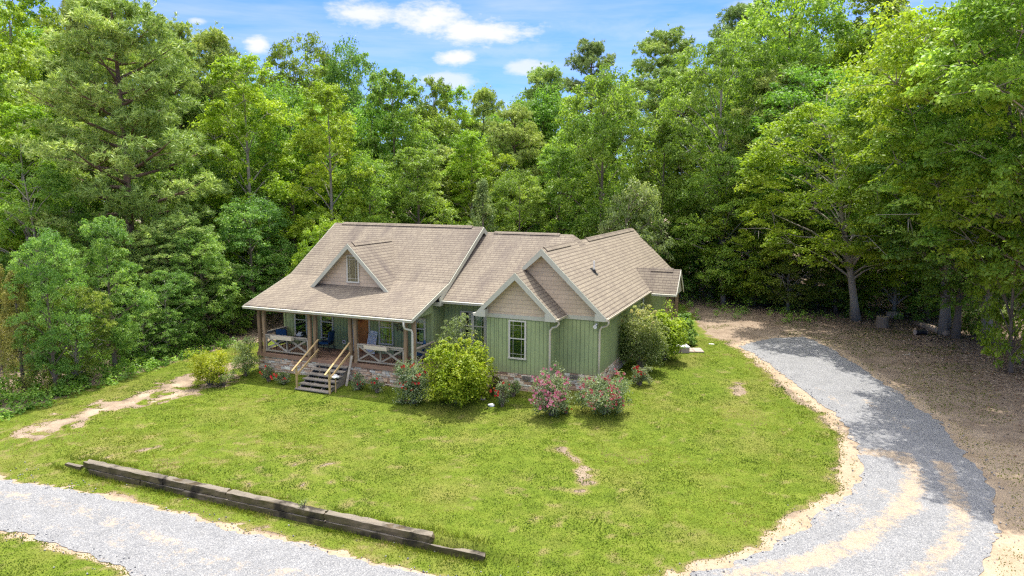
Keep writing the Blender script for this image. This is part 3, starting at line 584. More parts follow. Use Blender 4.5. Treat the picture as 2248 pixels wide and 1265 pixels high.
spout([(XE+.05, .60, 2.62), (XE+.07, .60, 2.46), (XE-.02, .68, 2.34), (BX1+.16, .74, 2.26), (BX1+.06, .76, 2.12), (BX1+.055, .76, 1.0), (BX1+.055, .76, -.70)])
spout([(XL-.04, .2, 2.62), (XL+.05, .2, 2.5), (SX0-.12, .25, 2.38), (SX0-.055, .25, 2.28), (SX0-.055, .25, -.7)]); spout([(17.46, 9.72, 2.55), (17.45, 9.7, 1.4), (17.45, 9.7, -.3)], 'trim')
# ridge vents
def rvent(p, q, side, s):
    """low vent strip straddling a ridge, with the dark slot under its lip"""
    p, q, sd = Vector(p), Vector(q), Vector(side); mb = MB()
    for sg in (1, -1):
        a = sd*sg
        def P(e, u, h): return e+a*u+Vector((0, 0, -s*u+h))
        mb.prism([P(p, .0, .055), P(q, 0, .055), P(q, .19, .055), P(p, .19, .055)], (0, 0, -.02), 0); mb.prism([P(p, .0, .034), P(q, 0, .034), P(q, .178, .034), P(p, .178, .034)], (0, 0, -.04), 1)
    part(mb, 'ridge_vent', [M['roof'], M['ventdark']])
rvent((.55, YR, ZR), (8.95, YR, ZR), (0, -1, 0), SL); rvent((10.0, YM, ZM), (13.75, YM, ZM), (0, -1, 0), .5517); rvent((XB, .72, ZB), (XB, 4.2, ZB), (1, 0, 0), SW); rvent((XB, 7.4, ZB), (XB, 18.3, ZB), (1, 0, 0), SW)
rvent((XD, .35, ZD), (XD, 3.8, ZD), (1, 0, 0), SD_); rvent((17.6, YBP, ZBP), (18.85, YBP, ZBP), (0, -1, 0), 1.0)
# vent pipe on the wing roof
vp = MB(); px_, py_ = 16.13, 4.14; zp_ = ZB-SW*(px_-XB); vp.tube([(px_, py_, zp_-.1), (px_, py_, zp_+.52)], .05, 10); vpo = part(vp, 'vent_pipe', M['pipe'], smooth=False)
vb = MB(); vb.tube([(px_, py_, zp_-.08), (px_, py_, zp_+.10)], [.13, .065], 10); n_ = Vector((SW, 0, 1)).normalized(); vb.prism([(px_-.16, py_-.17, zp_+.16*SW+.012), (px_+.2, py_-.17, zp_-.2*SW+.012), (px_+.2, py_+.17, zp_-.2*SW+.012), (px_-.16, py_+.17, zp_+.16*SW+.012)], (0, 0, -.01)); part(vb, 'pipe_boot', M['dark'], vpo)
# stone base: courses of ledge stones laid over a mortar core --------------------
def stone_wall(p, q, z0, z1, nrm, name='stone_base'):
    p, q = Vector((*p, 0)), Vector((*q, 0)); L = (q-p).length; d = (q-p)/L; n = Vector((*nrm, 0)); mb = MB()
    mb.prism([p+Vector((0, 0, z0)), q+Vector((0, 0, z0)), q+Vector((0, 0, z1)), p+Vector((0, 0, z1))], -n*.15, 1)
    z = z0
    while z < z1-.02:
        h = min(random.choice((.055, .07, .085, .11, .14)), z1-z); x = -random.uniform(0, .2)
        while x < L:
            w = random.uniform(.14, .5)*(1 if h < .1 else .8); a, b = max(0, x), min(L, x+w); zz, hh = z, h
            if b-a > .03:
                g = .006; o = random.uniform(.012, .055)
                f = [p+d*(a+g)+Vector((0, 0, zz+g)), p+d*(b-g)+Vector((0, 0, zz+g+random.uniform(-.008, .008))), p+d*(b-g)+Vector((0, 0, zz+hh-g+random.uniform(-.012, .004))), p+d*(a+g)+Vector((0, 0, zz+hh-g+random.uniform(-.012, .004)))]
                mb.prism([v+n*.001 for v in f], n*o, 0)
            x += w
        z += h
    return part(mb, name, [M['stone'], M['mortar']])
stone_wall((.42, -1.93), (9.5, -1.93), -1.25, .0, (0, -1)); stone_wall((.42, .3), (.42, -1.93), -1.25, 0, (-1, 0)); stone_wall((9.50, -1.93), (9.5, WM), -1.25, 0, (1, 0))
stone_wall((9.27, WM-.02), (12.35, WM-.02), -1.2, -.005, (0, -1)); stone_wall((SX0, SY), (SX1, SY), -1.2, -.005, (0, -1)); stone_wall((SX1, BY), (BX1, BY), -1.2, -.005, (0, -1)); stone_wall((BX1, BY), (BX1, 18.4), -1.2, -.005, (1, 0)); stone_wall((SX1, SY), (SX1, BY), -1.2, -.005, (1, 0)); stone_wall((SX0, BY), (SX0, SY), -1.2, -.005, (-1, 0)); stone_wall((.35, 10.), (.35, .3), -1.25, -.005, (-1, 0))
for (x, y) in ((14.33, SY), (16.28, BY)):
    v = MB(); v.box(x-.22, x+.22, y-.075, y-.02, -.26, -.06, 1); v.box(x-.19, x+.19, y-.085, y-.076, -.24, -.08, 0)
    for k in range(5): v.box(x-.18, x+.18, y-.098, y-.087, -.235+k*.032, -.222+k*.032, 1)
    part(v, 'foundation_vent', [M['dark'], M['greywood']])
# porch deck, ceiling, beam ------------------------------------------------------
d = MB(); nb = 15
for i in range(nb):
    y0 = -1.99+i*(2.18/nb); d.box(.40, 9.55, y0+.004, y0+2.18/nb-.004, FLOOR-.035, FLOOR-.001 if i else FLOOR+.002)
part(d, 'porch_deck', M['deck'])
d = MB(); d.box(.40, 9.55, -2.015, -1.992, -.06, FLOOR+.006); d.box(9.52, 9.545, -1.99, WM-.03, -.06, FLOOR-.04); part(d, 'deck_rim_board', M['deck'])
d = MB(); d.prism([(.06, -2.24, zporch(-2.24)-.12), (X1-.06, -2.24, zporch(-2.24)-.12), (X1-.06, .2, zporch(.2)-.12), (.06, .2, zporch(.2)-.12)], (0, 0, -.02)); part(d, 'porch_ceiling', M['soffit'])
d = MB(); d.box(.40, 9.50, -1.98, -1.82, 2.24, 2.44); part(d, 'porch_beam', M['post'])
def bent_post(x, y, w=.17):
    mb = MB(); ax, ay = random.uniform(-.012, .012), random.uniform(-.01, .01); n = 9; pts = []
    rings = []
    for i in range(n):
        z = FLOOR+(2.24-FLOOR)*i/(n-1); jx, jy = ax*math.sin(i*.8)+random.uniform(-.006, .006), ay+random.uniform(-.006, .006); k = w/2*random.uniform(.94, 1.05); b = k*.28
        rings.append([(x+jx+px, y+jy+py, z) for px, py in ((-k+b, -k), (k-b, -k), (k, -k+b), (k, k-b), (k-b, k), (-k+b, k), (-k, k-b), (-k, -k+b))])
    fs = [(i*8+k, i*8+(k+1) % 8, (i+1)*8+(k+1) % 8, (i+1)*8+k) for i in range(n-1) for k in range(8)]+[tuple(range(8))[::-1], tuple(range((n-1)*8, n*8))]
    mb.add([v for r_ in rings for v in r_], fs)
    mb.box(x-w*.56, x+w*.56, y-w*.56, y+w*.56, FLOOR+.002, FLOOR+.16); part(mb, 'porch_post', M['post'])
for x in (.53, .83, 3.60, 3.93, 5.97, 6.28, 8.98, 9.40): bent_post(x, -1.88)
# rails with two X braces each
def railing(p, q, mat='greywood', nx=2):
    p, q = Vector(p), Vector(q); mb = MB(); Lh = (q-p); zb, ztp = .13, .90
    def P(t_, z): v = p+Lh*t_; return (v.x, v.y, v.z+z)
    mb.beam(P(0, ztp+.02), P(1, ztp+.02), .15, .045); mb.beam(P(0, zb), P(1, zb), .14, .045); mb.beam(P(0, ztp-.06), P(1, ztp-.06), .04, .08)
    up = (0, 0, 1)
    for k in range(nx+1): mb.beam(P(min(.992, max(.008, k/nx)), zb+.02), P(min(.992, max(.008, k/nx)), ztp-.02), .07, .06, up=Lh.normalized())
    for k in range(nx):
        a, b = k/nx+.012, (k+1)/nx-.012
        mb.beam(P(a, ztp-.05), P(b, zb+.04), .045, .085); v = Vector(P(a, zb+.04)), Vector(P(b, ztp-.05)); nrm = Vector((0, 0, 1)).cross(Lh).normalized()*.03
        mb.beam(v[0]+nrm, v[1]+nrm, .04, .075)
    return part(mb, 'porch_railing', M[mat])
railing((.93, -1.90, FLOOR), (3.50, -1.90, FLOOR)); railing((6.38, -1.90, FLOOR), (8.89, -1.90, FLOOR)); railing((9.42, -1.76, FLOOR), (9.42, .14, FLOOR), nx=1); railing((.50, -1.76, FLOOR), (.50, .14, FLOOR), nx=1)
# steps
s = MB(); sx0, sx1 = 4.12, 5.98
for i in range(6):
    zt_ = -.055-i*.165; y1 = -2.03-i*.285; s.beam(((sx0+sx1)/2-.93, y1-.15, zt_-.022), ((sx0+sx1)/2+.93, y1-.15, zt_-.022), .31, .045)
    if i < 4: s.box(sx0+.02, sx1-.02, y1-.03, y1-.005, zt_-.16, zt_-.05)
part(s, 'step_tread', M['stepwood'])
s = MB()
for x in (sx0+.03, (sx0*2+sx1)/3, (sx0+sx1*2)/3, sx1-.07): s.prism([(x, -2.03, -.1), (x, -2.03, -.65), (x, -2.9, -1.2), (x, -3.62, -1.2), (x, -3.62, -.97)], (.04, 0, 0))
s.box(sx0+.02, sx1-.02, -3.66, -3.62, -1.12, -.94); part(s, 'step_stringer', M['stepwood'])
def handrail(x, xo):
    mb = MB(); mb.beam((x, -1.98, 1.08), (x+xo, -3.95, -.02), .085, .042); mb.beam((x+.02, -2.0, .60), (x+xo+.02, -3.70, -.30), .05, .09); mb.beam((x+xo+.02, -3.66, -1.15), (x+xo+.02, -3.66, .10), .075, .075, up=(0, 1, 0)); return part(mb, 'handrail', M['newwood'])
handrail(4.18, -.02); handrail(5.98, .02)
s = MB(); s.beam((6.18, -2.10, .50), (6.15, -2.62, -1.0), .11, .045, up=(0, 1, 0)); part(s, 'step_side_brace', M['greywood'])
# windows, door --------------------------------------------------------------------
def window(x0, x1, z0, z1, y, div=.42, curtain=(), muntin=True, back='unlit_backing', fw=.06, bars=(1, 1)):
    """double-hung window on a wall whose face is at y"""
    f = MB(); f.box(x0, x1, y-.055, y-.002, z1-fw, z1); f.box(x0-.02, x1+.02, y-.075, y-.002, z0-.01, z0+fw); f.box(x0, x0+fw, y-.055, y-.002, z0+fw, z1-fw); f.box(x1-fw, x1, y-.055, y-.002, z0+fw, z1-fw)
    w = part(f, 'window', M['trim'])
    def sub(mb, nm, mt): o = mb.build(nm, mt); o.parent = w; return o
    a0, a1, c0, c1 = x0+fw, x1-fw, z0+fw, z1-fw; zm = c1-(c1-c0)*div
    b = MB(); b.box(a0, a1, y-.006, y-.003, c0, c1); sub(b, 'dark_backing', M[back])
    for (u0, u1) in curtain:
        cm = MB(); n = max(4, int((u1-u0)*(a1-a0)/.035)); vs = []; fs = []
        for i in range(n+1):
            xx = a0+(a1-a0)*(u0+(u1-u0)*i/n); yy = y-.017+.007*math.sin(i*1.9); vs += [(xx, yy, c0), (xx, yy, c1)]
        fs = [(2*i, 2*i+2, 2*i+3, 2*i+1) for i in range(n)]; cm.add(vs, fs); sub(cm, 'curtain', M['curtain'])
    g = MB(); g.box(a0, a1, y-.036, y-.032, c0, c1); sub(g, 'pane', M['glass'])
    s_ = MB()
    if div: s_.box(a0, a1, y-.05, y-.037, zm-.025, zm+.025)
    for (u0, u1, q0, q1) in ((a0, a1, c0, zm), (a0, a1, zm, c1)) if div else ((a0, a1, c0, c1),):
        s_.box(u0, u0+.022, y-.046, y-.037, q0, q1); s_.box(u1-.022, u1, y-.046, y-.037, q0, q1)
    if muntin:
        for k in bars:
            pass
        ins = .13*(a1-a0)/.65+.02
        for (u0, u1, q0, q1, tb) in ((a0, a1, c0, zm, 'b'), (a0, a1, zm, c1, 't')) if div else ((a0, a1, c0, c1, 'tb'),):
            for xx in (u0+ins, u1-ins): s_.box(xx-.006, xx+.006, y-.043, y-.037, q0, q1)
            if 't' in tb: s_.box(u0, u1, y-.0435, y-.037, q1-ins-.006, q1-ins+.006)
            if 'b' in tb: s_.box(u0, u1, y-.0435, y-.037, q0+ins-.006, q0+ins+.006)
    sub(s_, 'sash', M['trim']); return w
FY = .2
window(1.02, 1.83, .62, 2.12, FY, muntin=False); window(2.70, 3.48, .62, 2.12, FY, muntin=False); window(6.22, 7.05, .62, 2.12, FY, curtain=((.05, .55),)); window(8.30, 8.86, .85, 2.10, FY, curtain=((.35, .9),), muntin=False)
for a, b, cu in ((10.18, 10.86, ((.0, .4), (.75, 1))), (10.86, 11.54, ((.05, .8),)), (11.54, 12.22, ((.3, .5),))): window(a, b, .72, 2.40, WM, curtain=cu, muntin=True)
window(13.42, 14.28, .68, 2.46, SY, div=.47, back='shade'); window(4.27, 5.02, 3.60, 4.98, YDF, div=0)
dd = MB(); dd.box(4.72, 5.62, FY-.02, FY-.002, FLOOR, 2.17)
for (u0, u1, v0, v1) in ((4.80, 5.13, .3, .95), (5.20, 5.54, .3, .95), (4.80, 5.13, 1.05, 1.75), (5.20, 5.54, 1.05, 1.75)): dd.box(u0, u1, FY-.034, FY-.021, FLOOR+v0-.1, FLOOR+v1-.1)
do = part(dd, 'door', M['door']); k = MB(); k.tube([(5.55, FY-.021, 1.1), (5.55, FY-.07, 1.1), (5.55, FY-.09, 1.1)], [.012, .03, .02], 8); ho = k.build('door_handle', M['dark']); ho.parent = do
k = MB(); k.box(4.63, 4.715, FY-.05, FY-.002, FLOOR, 2.25); k.box(5.625, 5.71, FY-.05, FY-.002, FLOOR, 2.25); k.box(4.63, 5.71, FY-.052, FY-.002, 2.175, 2.26); fo = k.build('door_frame', M['trim']); fo.parent = do
# corner boards, electric box, porch lamps, floodlight
for (x0, x1, y0, y1, z0, z1) in ((.31, .42, FY-.03, FY-.002, 0, 2.5), (SX0-.02, SX0+.07, SY-.028, SY-.002, 0, 2.5)): k = MB(); k.box(x0, x1, y0, y1, z0, z1); part(k, 'corner_board', M['green'])
k = MB(); k.box(4.02, 4.20, FY-.05, FY-.002, .44, .62); eo = part(k, 'outlet_cover', M['white']); k = MB(); k.box(4.06, 4.16, FY-.058, FY-.051, .48, .58); e2 = k.build('outlet_socket', M['dark']); e2.parent = eo
for x in (4.30, 6.05):
    k = MB(); k.tube([(x, -.55, zporch(-.55)-.14), (x, -.55, zporch(-.55)-.30)], .02, 8); k.tube([(x, -.55, zporch(-.55)-.26), (x, -.55, zporch(-.55)-.30), (x, -.55, zporch(-.55)-.36)], [.06, .16, .15], 12); part(k, 'porch_lamp', M['dark'])
k = MB(); k.tube([(17.24, BY-.06, 2.34), (17.24, BY-.16, 2.30), (17.23, BY-.25, 2.27)], [.03, .075, .095], 12); k.tube([(17.24, BY-.02, 2.36), (17.24, BY-.06, 2.35)], .05, 10); part(k, 'floodlight', M['white'])
# back porch: posts, wall
for (x, y) in ((18.72, 10.25), (18.95, 10.25), (18.95, 11.95)):
    k = MB(); k.box(x-.09, x+.09, y-.09, y+.09, -.6, 2.5); part(k, 'porch_post', M['post'])
k = MB(); k.box(17.36, 19.15, 9.98, 12.3, -.55, -.06); part(k, 'back_porch_deck', M['deck'])
wall([(19.14, 10.15, 2.50), (19.14, 12.1, 2.50), (19.14, YBP, 3.62)], (.05, 0, 0), M['greytrim'], 'gable_siding')
k = MB()
for (ya, yb, zb_) in ((YBP, 9.88, 2.62), (YBP, 12.4, 2.55)): k.prism([(19.255, ya, ZBP-.01), (19.255, yb, zb_-.01), (19.255, yb, zb_-.16), (19.255, ya, ZBP-.24)], (.035, 0, 0))
part(k, 'rake_board', M['trim'])
# ------------------------------------------------------------------ timber retaining wall
tw = empty('retaining_wall', (10.5, -13.87, -1.2), 0, 'long low retaining wall of mossy stacked timbers with broken ends beside the gravel lane', 'retaining wall')
def rough_timber(x0, x1, y, z0, h=.205, w=.25, dx=0, gap=None, sag=0.0, tilt=0.0):
    """squared old timber with worn faces and split ends"""
    mb = MB(); n = max(3, int((x1-x0)/.22)); secs = []
    for i in range(n+1):
        t = i/n; x = x0+(x1-x0)*t; wob = lambda s=.012: random.uniform(-s, s); zz = z0+sag*math.sin(math.pi*t)+tilt*(t-.5); e = .03 if i in (0, n) else 0
        top = h-(0 if gap is None or not (gap[0] < x < gap[1]) else random.uniform(.05, .13))
        secs.append([(x+wob(.03+e), y+wob(), zz+wob(.004)), (x+wob(.03+e), y+wob(.008), zz+h*.5), (x+wob(.03+e), y+wob(.012), zz+h+wob(.012)-.012), (x+wob(.02+e), y+.03, zz+h+wob(.006)), (x+wob(.03+e), y+w*.5+wob(.02), zz+top+wob(.016)), (x+wob(.03+e), y+w+wob(.02), zz+h+wob(.016)), (x+wob(.03+e), y+w, zz)])
    k = 7; fs = [(i*k+j, i*k+(j+1) % k, (i+1)*k+(j+1) % k, (i+1)*k+j) for i in range(n) for j in range(k)]+[tuple(range(k))[::-1], tuple(range(n*k, n*k+k))]
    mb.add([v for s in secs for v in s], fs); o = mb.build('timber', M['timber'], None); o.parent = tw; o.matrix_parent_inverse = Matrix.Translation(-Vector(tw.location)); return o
zA = lambda x: float(gz(x, WALLY0))-.01
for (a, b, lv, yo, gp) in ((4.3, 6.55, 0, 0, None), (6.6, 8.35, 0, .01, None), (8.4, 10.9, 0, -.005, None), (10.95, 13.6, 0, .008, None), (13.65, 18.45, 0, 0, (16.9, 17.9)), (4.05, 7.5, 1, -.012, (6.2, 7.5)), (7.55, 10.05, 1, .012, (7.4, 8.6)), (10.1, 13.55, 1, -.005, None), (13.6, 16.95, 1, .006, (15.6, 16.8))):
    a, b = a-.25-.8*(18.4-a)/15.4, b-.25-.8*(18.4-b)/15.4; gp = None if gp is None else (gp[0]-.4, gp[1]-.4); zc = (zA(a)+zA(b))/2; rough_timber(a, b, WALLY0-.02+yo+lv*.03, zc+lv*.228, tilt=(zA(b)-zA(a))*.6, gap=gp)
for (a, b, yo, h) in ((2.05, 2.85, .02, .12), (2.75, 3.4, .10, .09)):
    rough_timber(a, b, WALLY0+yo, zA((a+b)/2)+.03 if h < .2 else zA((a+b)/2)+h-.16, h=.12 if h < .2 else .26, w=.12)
# ------------------------------------------------------------------ porch furniture
def chair(x, y, rz, label):
    c = empty('porch_chair', (x, y, FLOOR), rz, label, 'chair', 'blue cushioned porch chairs')
    def P(mb, nm, mt, par=c, sm=False): o = mb.build(nm, mt, par, sm); return o
    for sx_ in (-.29, .29):
        l = MB(); l.tube([(sx_, -.28, 0), (sx_, -.27, .40), (sx_, -.26, .58)], .018, 6); P(l, 'leg', M['dark']); l = MB(); l.tube([(sx_, .33, 0), (sx_, .26, .38), (sx_, .36, .98)], .018, 6); P(l, 'leg', M['dark'])
        l = MB(); l.tube([(sx_, -.30, .58), (sx_, -.05, .62), (sx_, .30, .60)], .022, 6); P(l, 'armrest', M['dark'])
    f = MB(); f.box(-.29, .29, -.28, -.25, .34, .38); f.box(-.29, .29, .25, .28, .34, .38); f.box(-.30, -.27, -.27, .27, .34, .38); f.box(.27, .30, -.27, .27, .34, .38)
    for k in range(5): f.beam((-.2+k*.1, .28, .40), (-.2+k*.1, .365, .95), .015, .012)
    f.beam((-.29, .36, .96), (.29, .36, .96), .03, .03); P(f, 'seat_frame', M['dark'])
    s = MB(); s.box(-.27, .27, -.29, .26, .39, .50); o = P(s, 'seat_cushion', M['blue']); b = o.modifiers.new('b', 'BEVEL'); b.width = .035; b.segments = 3
    s = MB(); s.prism([(-.27, .19, .50), (-.27, .30, .49), (-.27, .40, 1.03), (-.27, .28, 1.05)], (.54, 0, 0)); o = P(s, 'back_cushion', M['blue']); b = o.modifiers.new('b', 'BEVEL'); b.width = .035; b.segments = 3
    return c
chair(1.05, -.75, math.radians(200), 'blue cushioned metal chair behind the left porch railing, seen from the back')
chair(3.45, -.45, math.radians(-78), 'blue cushioned metal chair side on beside the window in the open middle of the porch')
chair(8.95, -.75, math.radians(-60), 'blue cushioned chair mostly hidden behind the corner post and white downspout')
def small_table(x, y, label, w=.42, h=.52):
    t = empty('side_table', (x, y, FLOOR), .1, label, 'table'); k = MB(); k.box(-w/2, w/2, -w/2, w/2, h-.04, h); k.build('table_top', M['dark'], t)
    for a in (-1, 1):
        for b in (-1, 1): k = MB(); k.beam((a*(w/2-.04), b*(w/2-.04), 0), (a*(w/2-.03), b*(w/2-.03), h-.04), .03, .03); k.build('leg', M['dark'], t)
small_table(8.05, -.9, 'small dark side table behind the right porch railing'); small_table(1.72, -.30, 'dark side table under the leftmost porch window', .5, .62)
k = MB(); k.box(1.58, 1.86, -.42, -.24, FLOOR+.622, FLOOR+.70); k.prism([(1.60, -.40, FLOOR+.702), (1.84, -.40, FLOOR+.702), (1.84, -.26, FLOOR+.80), (1.60, -.26, FLOOR+.80)], (0, .012, .004)); tag(k.build('storage_box', M['white']), 'open white box sitting on the dark side table by the left window', 'box')
# white word sign leaning on the wall
sg = empty('word_sign', (5.80, -.02, FLOOR+.003), 0, 'white board sign with rows of coloured words leaning sideways against the green wall', 'sign')
sg.rotation_euler = (math.radians(-11), math.radians(4), 0); k = MB(); k.box(-.25, .25, -.015, .015, 0, 1.14); k.build('board', M['white'], sg); k = MB()
for c in range(6):
    z = .06
    while z < 1.05:
        l = random.uniform(.035, .09); xx = -.19+c*.076
        if random.random() < .88:
            n = int(l/.018)+1
            for q in range(n): k.box(xx-.022*random.uniform(.5, 1), xx+.022*random.uniform(.5, 1), -.0185, -.0155, z+q*.018, z+q*.018+.011, tint=.5+.5*math.sin(c*2.1+z*3))
        z += l+.03
k.build('lettering', M['ink'], sg)
# barn star on the wall, wreath, planter boxes
k = MB(); cx, cz, R = 7.42, 1.58, .30; pt = [(cx+(R if i % 2 == 0 else R*.42)*math.sin(i*math.pi/5), cz+(R if i % 2 == 0 else R*.42)*math.cos(i*math.pi/5)) for i in range(10)]
for i in range(10):
    a, b = pt[i], pt[(i+1) % 10]; k.beam((a[0], FY-.03, a[1]), (b[0], FY-.03, b[1]), .02, .02, up=(0, 1, 0))
for i in range(0, 10, 2): k.beam((cx, FY-.07, cz), (pt[i][0], FY-.03, pt[i][1]), .014, .014, up=(0, 1, 0))
tag(k.build('wall_star', M['star']), 'rusty metal five pointed star hanging on the porch wall', 'wall decoration')
k = MB()
for i in range(60): a = random.uniform(0, 6.28); rr = .19+random.uniform(-.045, .045); p = Vector((5.17+rr*math.cos(a), FY-.05+random.uniform(-.02, .01), 1.86+rr*math.sin(a))); k.beam(p, p+Vector((random.uniform(-.06, .06), -.03, random.uniform(-.06, .06))), .05, .02)
tag(k.build('door_wreath', M['wreath']), 'orange and red wreath hanging on the brown front door', 'wreath')
for (xa, xb, lb) in ((1.45, 2.72, 'wooden trough planter box hung on the left porch railing'), (6.90, 8.15, 'wooden trough planter box hung on the right porch railing')):
    e = empty('planter_box', ((xa+xb)/2, -2.09, 1.0), 0, lb, 'planter box', 'planter boxes on the porch railings'); w2 = (xb-xa)/2; k = MB()
    k.box(-w2, w2, -.11, -.09, -.09, .09); k.box(-w2, w2, .09, .11, -.09, .09); k.box(-w2, -w2+.02, -.09, .09, -.09, .09); k.box(w2-.02, w2, -.09, .09, -.09, .09); k.box(-w2+.02, w2-.02, -.09, .09, -.09, -.07); k.build('box', M['palewood'], e)
    k = MB(); k.box(-w2+.02, w2-.02, -.09, .09, -.07, .05, jit=.01); k.build('soil', M['mortar'], e)
# ------------------------------------------------------------------ small things in the yard
def gp(px, py): return Vector(ground(px, py))
p = gp(737, 862); e = empty('yard_light', p, 0, 'white flower shaped cap on a thin wooden stake beside the porch steps', 'garden light'); k = MB(); k.tube([(0, 0, -.05), (.01, 0, .74)], .03, 8); k.build('stake', M['newwood'], e); k = MB(); k.tube([(.01, 0, .73), (.01, 0, .76), (.01, 0, .80), (.01, 0, .85)], [.16, .17, .10, .07], 12)
for i in range(6): k.tube([(.01+.13*math.cos(i), .13*math.sin(i), .735), (.01+.17*math.cos(i), .17*math.sin(i), .745)], [.05, .04], 6)
k.build('cap', M['white'], e)
p = gp(904, 884); e = empty('sledgehammer', p, .25, 'long handled tool with grey head lying on the lawn under the red rose bush', 'tool'); k = MB(); k.tube([(-.62, -.02, .05), (.02, 0, .09)], .028, 8); k.build('handle', M['newwood'], e); k = MB(); k.box(.02, .13, -.07, .07, .0, .20); k.build('head', M['concrete'], e, bevel=.01)
def rock(name, p, sc, mt, label, cat, seed=0):
    bm = bmesh.new(); bmesh.ops.create_icosphere(bm, subdivisions=3, radius=1.0)
    for v in bm.verts: n = float(fbm(v.co.x*1.3+seed, v.co.y*1.3+v.co.z*1.7, 3, 3)); v.co = Vector((v.co.x*sc[0], v.co.y*sc[1], v.co.z*sc[2]))*(1+.7*n)
    me = bpy.data.meshes.new(name); bm.to_mesh(me); bm.free(); me.materials.append(M[mt]); o = link(name, me); o.location = p+Vector((0, 0, sc[2]*.5)); tag(o, label, cat); return o
rock('white_stone', gp(1079, 892), (.15, .11, .08), 'white', 'white rounded stone lying on the lawn in front of the yellow green bush', 'stone')
rock('grey_stone', gp(1060, 878), (.12, .10, .09), 'concrete', 'rough grey stone at the foot of the yellow green bush', 'stone', 4)
rock('white_scrap', gp(1562, 756), (.16, .07, .03), 'white', 'small white scrap lying on the grass right of the square pavers', 'litter', 9)
p = gp(1522, 770); e = empty('paver_patch', p, .35, 'square patch of four brown concrete pavers set in the grass beside the shrubs', 'pavers')
for a in (0, 1):
    for b in (0, 1): k = MB(); k.box(-.50+a*.5, -.02+a*.5, -.5+b*.5, -.02+b*.5, 0, .06, jit=.012); k.build('paver', M['concrete'], e)
p = gp(1487, 772); e = empty('block_step', p, .45, 'low step of pale concrete blocks half under the big green shrub', 'step')
for a, z, x in ((0, 0, -.42), (1, .0, .08)): k = MB(); k.box(x, x+.46, -.42, .30, 0, .30, jit=.012); k.build('block', M['concrete'], e); k = MB(); k.box(x-.01, x+.47, -.43, .31, .301, .36, jit=.006); k.build('cap_slab', M['white'], e)
def stump(px, py, rr, h, label, tilt=0):
    p = gp(px, py); e = empty('tree_stump', p, 0, label, 'stump'); k = MB(); n = 14
    k.tube([(0, 0, -.1), (0, 0, h*.3), (tilt*.2, 0, h)], [rr*1.08, rr, rr*.97], 14, cap=False); k.build('bark', M['bark'], e); k = MB(); k.tube([(tilt*.2, 0, h-.05), (tilt*.2, 0, h-.01)], rr*.96, 14); k.build('cut_face', M['cut'], e)
    k = MB(); k.tube([(tilt*.2, 0, h-.02), (tilt*.2, 0, h-.004)], rr*.4, 10); k.build('hollow', M['dark'], e)
stump(1936, 718, .37, .68, 'upright hollow log section with pale cut ring standing on bare dirt'); stump(1517, 655, .30, .5, 'short dark tree stump near the back porch at the edge of the trees')
def log_(pts, rad, label, mt='log', name='fallen_log'):
    k = MB(); k.tube(pts, rad, 10); return tag(k.build(name, M[mt], smooth=True), label, 'log')
a = gp(1945, 700); log_([a+Vector((.0, .0, .25)), a+Vector((.5, .1, .27)), a+Vector((.95, .25, .25))], .26, 'short cut log lying just behind the hollow log section')
a, b = gp(2005, 712), gp(2080, 738); log_([a+Vector((0, 0, .12)), (a+b)/2+Vector((0, 0, .15)), b+Vector((0, 0, .12))], [.18, .22, .2], 'long decaying log on the dirt left of the twin trunks')
a, b = gp(1560, 634), gp(1715, 637); log_([a+Vector((0, 0, .12)), (a+b)/2+Vector((0, 0, .16)), b+Vector((0, 0, .12))], [.11, .14, .12], 'thin pale fallen trunk lying along the edge of the right hand trees')
a, b = gp(2232, 800), gp(2290, 745); log_([a+Vector((0, 0, .2)), b+Vector((0, 0, .35))], [.2, .24], 'leaning log end at the far right edge of the clearing')
a, b = gp(555, 750), gp(640, 735); log_([a+Vector((0, 0, .05)), (a+b)/2+Vector((0, 0, .5)), b+Vector((0, 0, .2))], [.05, .07, .04], 'dead branch lying in the shade left of the porch')
p = gp(2018, 735); e = empty('scrap_bin', p, .5, 'small black and grey metal bin lying on the bare dirt near the decaying log', 'bin'); k = MB(); k.tube([(-.28, 0, .16), (.42, 0, .16)], .16, 12); k.build('drum', M['dark'], e); k = MB(); k.tube([(.42, 0, .16), (.45, 0, .16)], .165, 12); k.tube([(-.30, 0, .16), (-.28, 0, .16)], .165, 12); k.build('rim', M['concrete'], e)
k = MB(); p = gp(1055+1990-1055, 780); k.beam(p+Vector((-.2, 0, .02)), p+Vector((.2, .05, .03)), .05, .02); k.beam(p+Vector((.12, .02, .03)), p+Vector((.14, .02, .16)), .04, .02); tag(k.build('wood_scrap', M['palewood']), 'small pale scrap of wood lying on the dirt right of the drive', 'scrap')
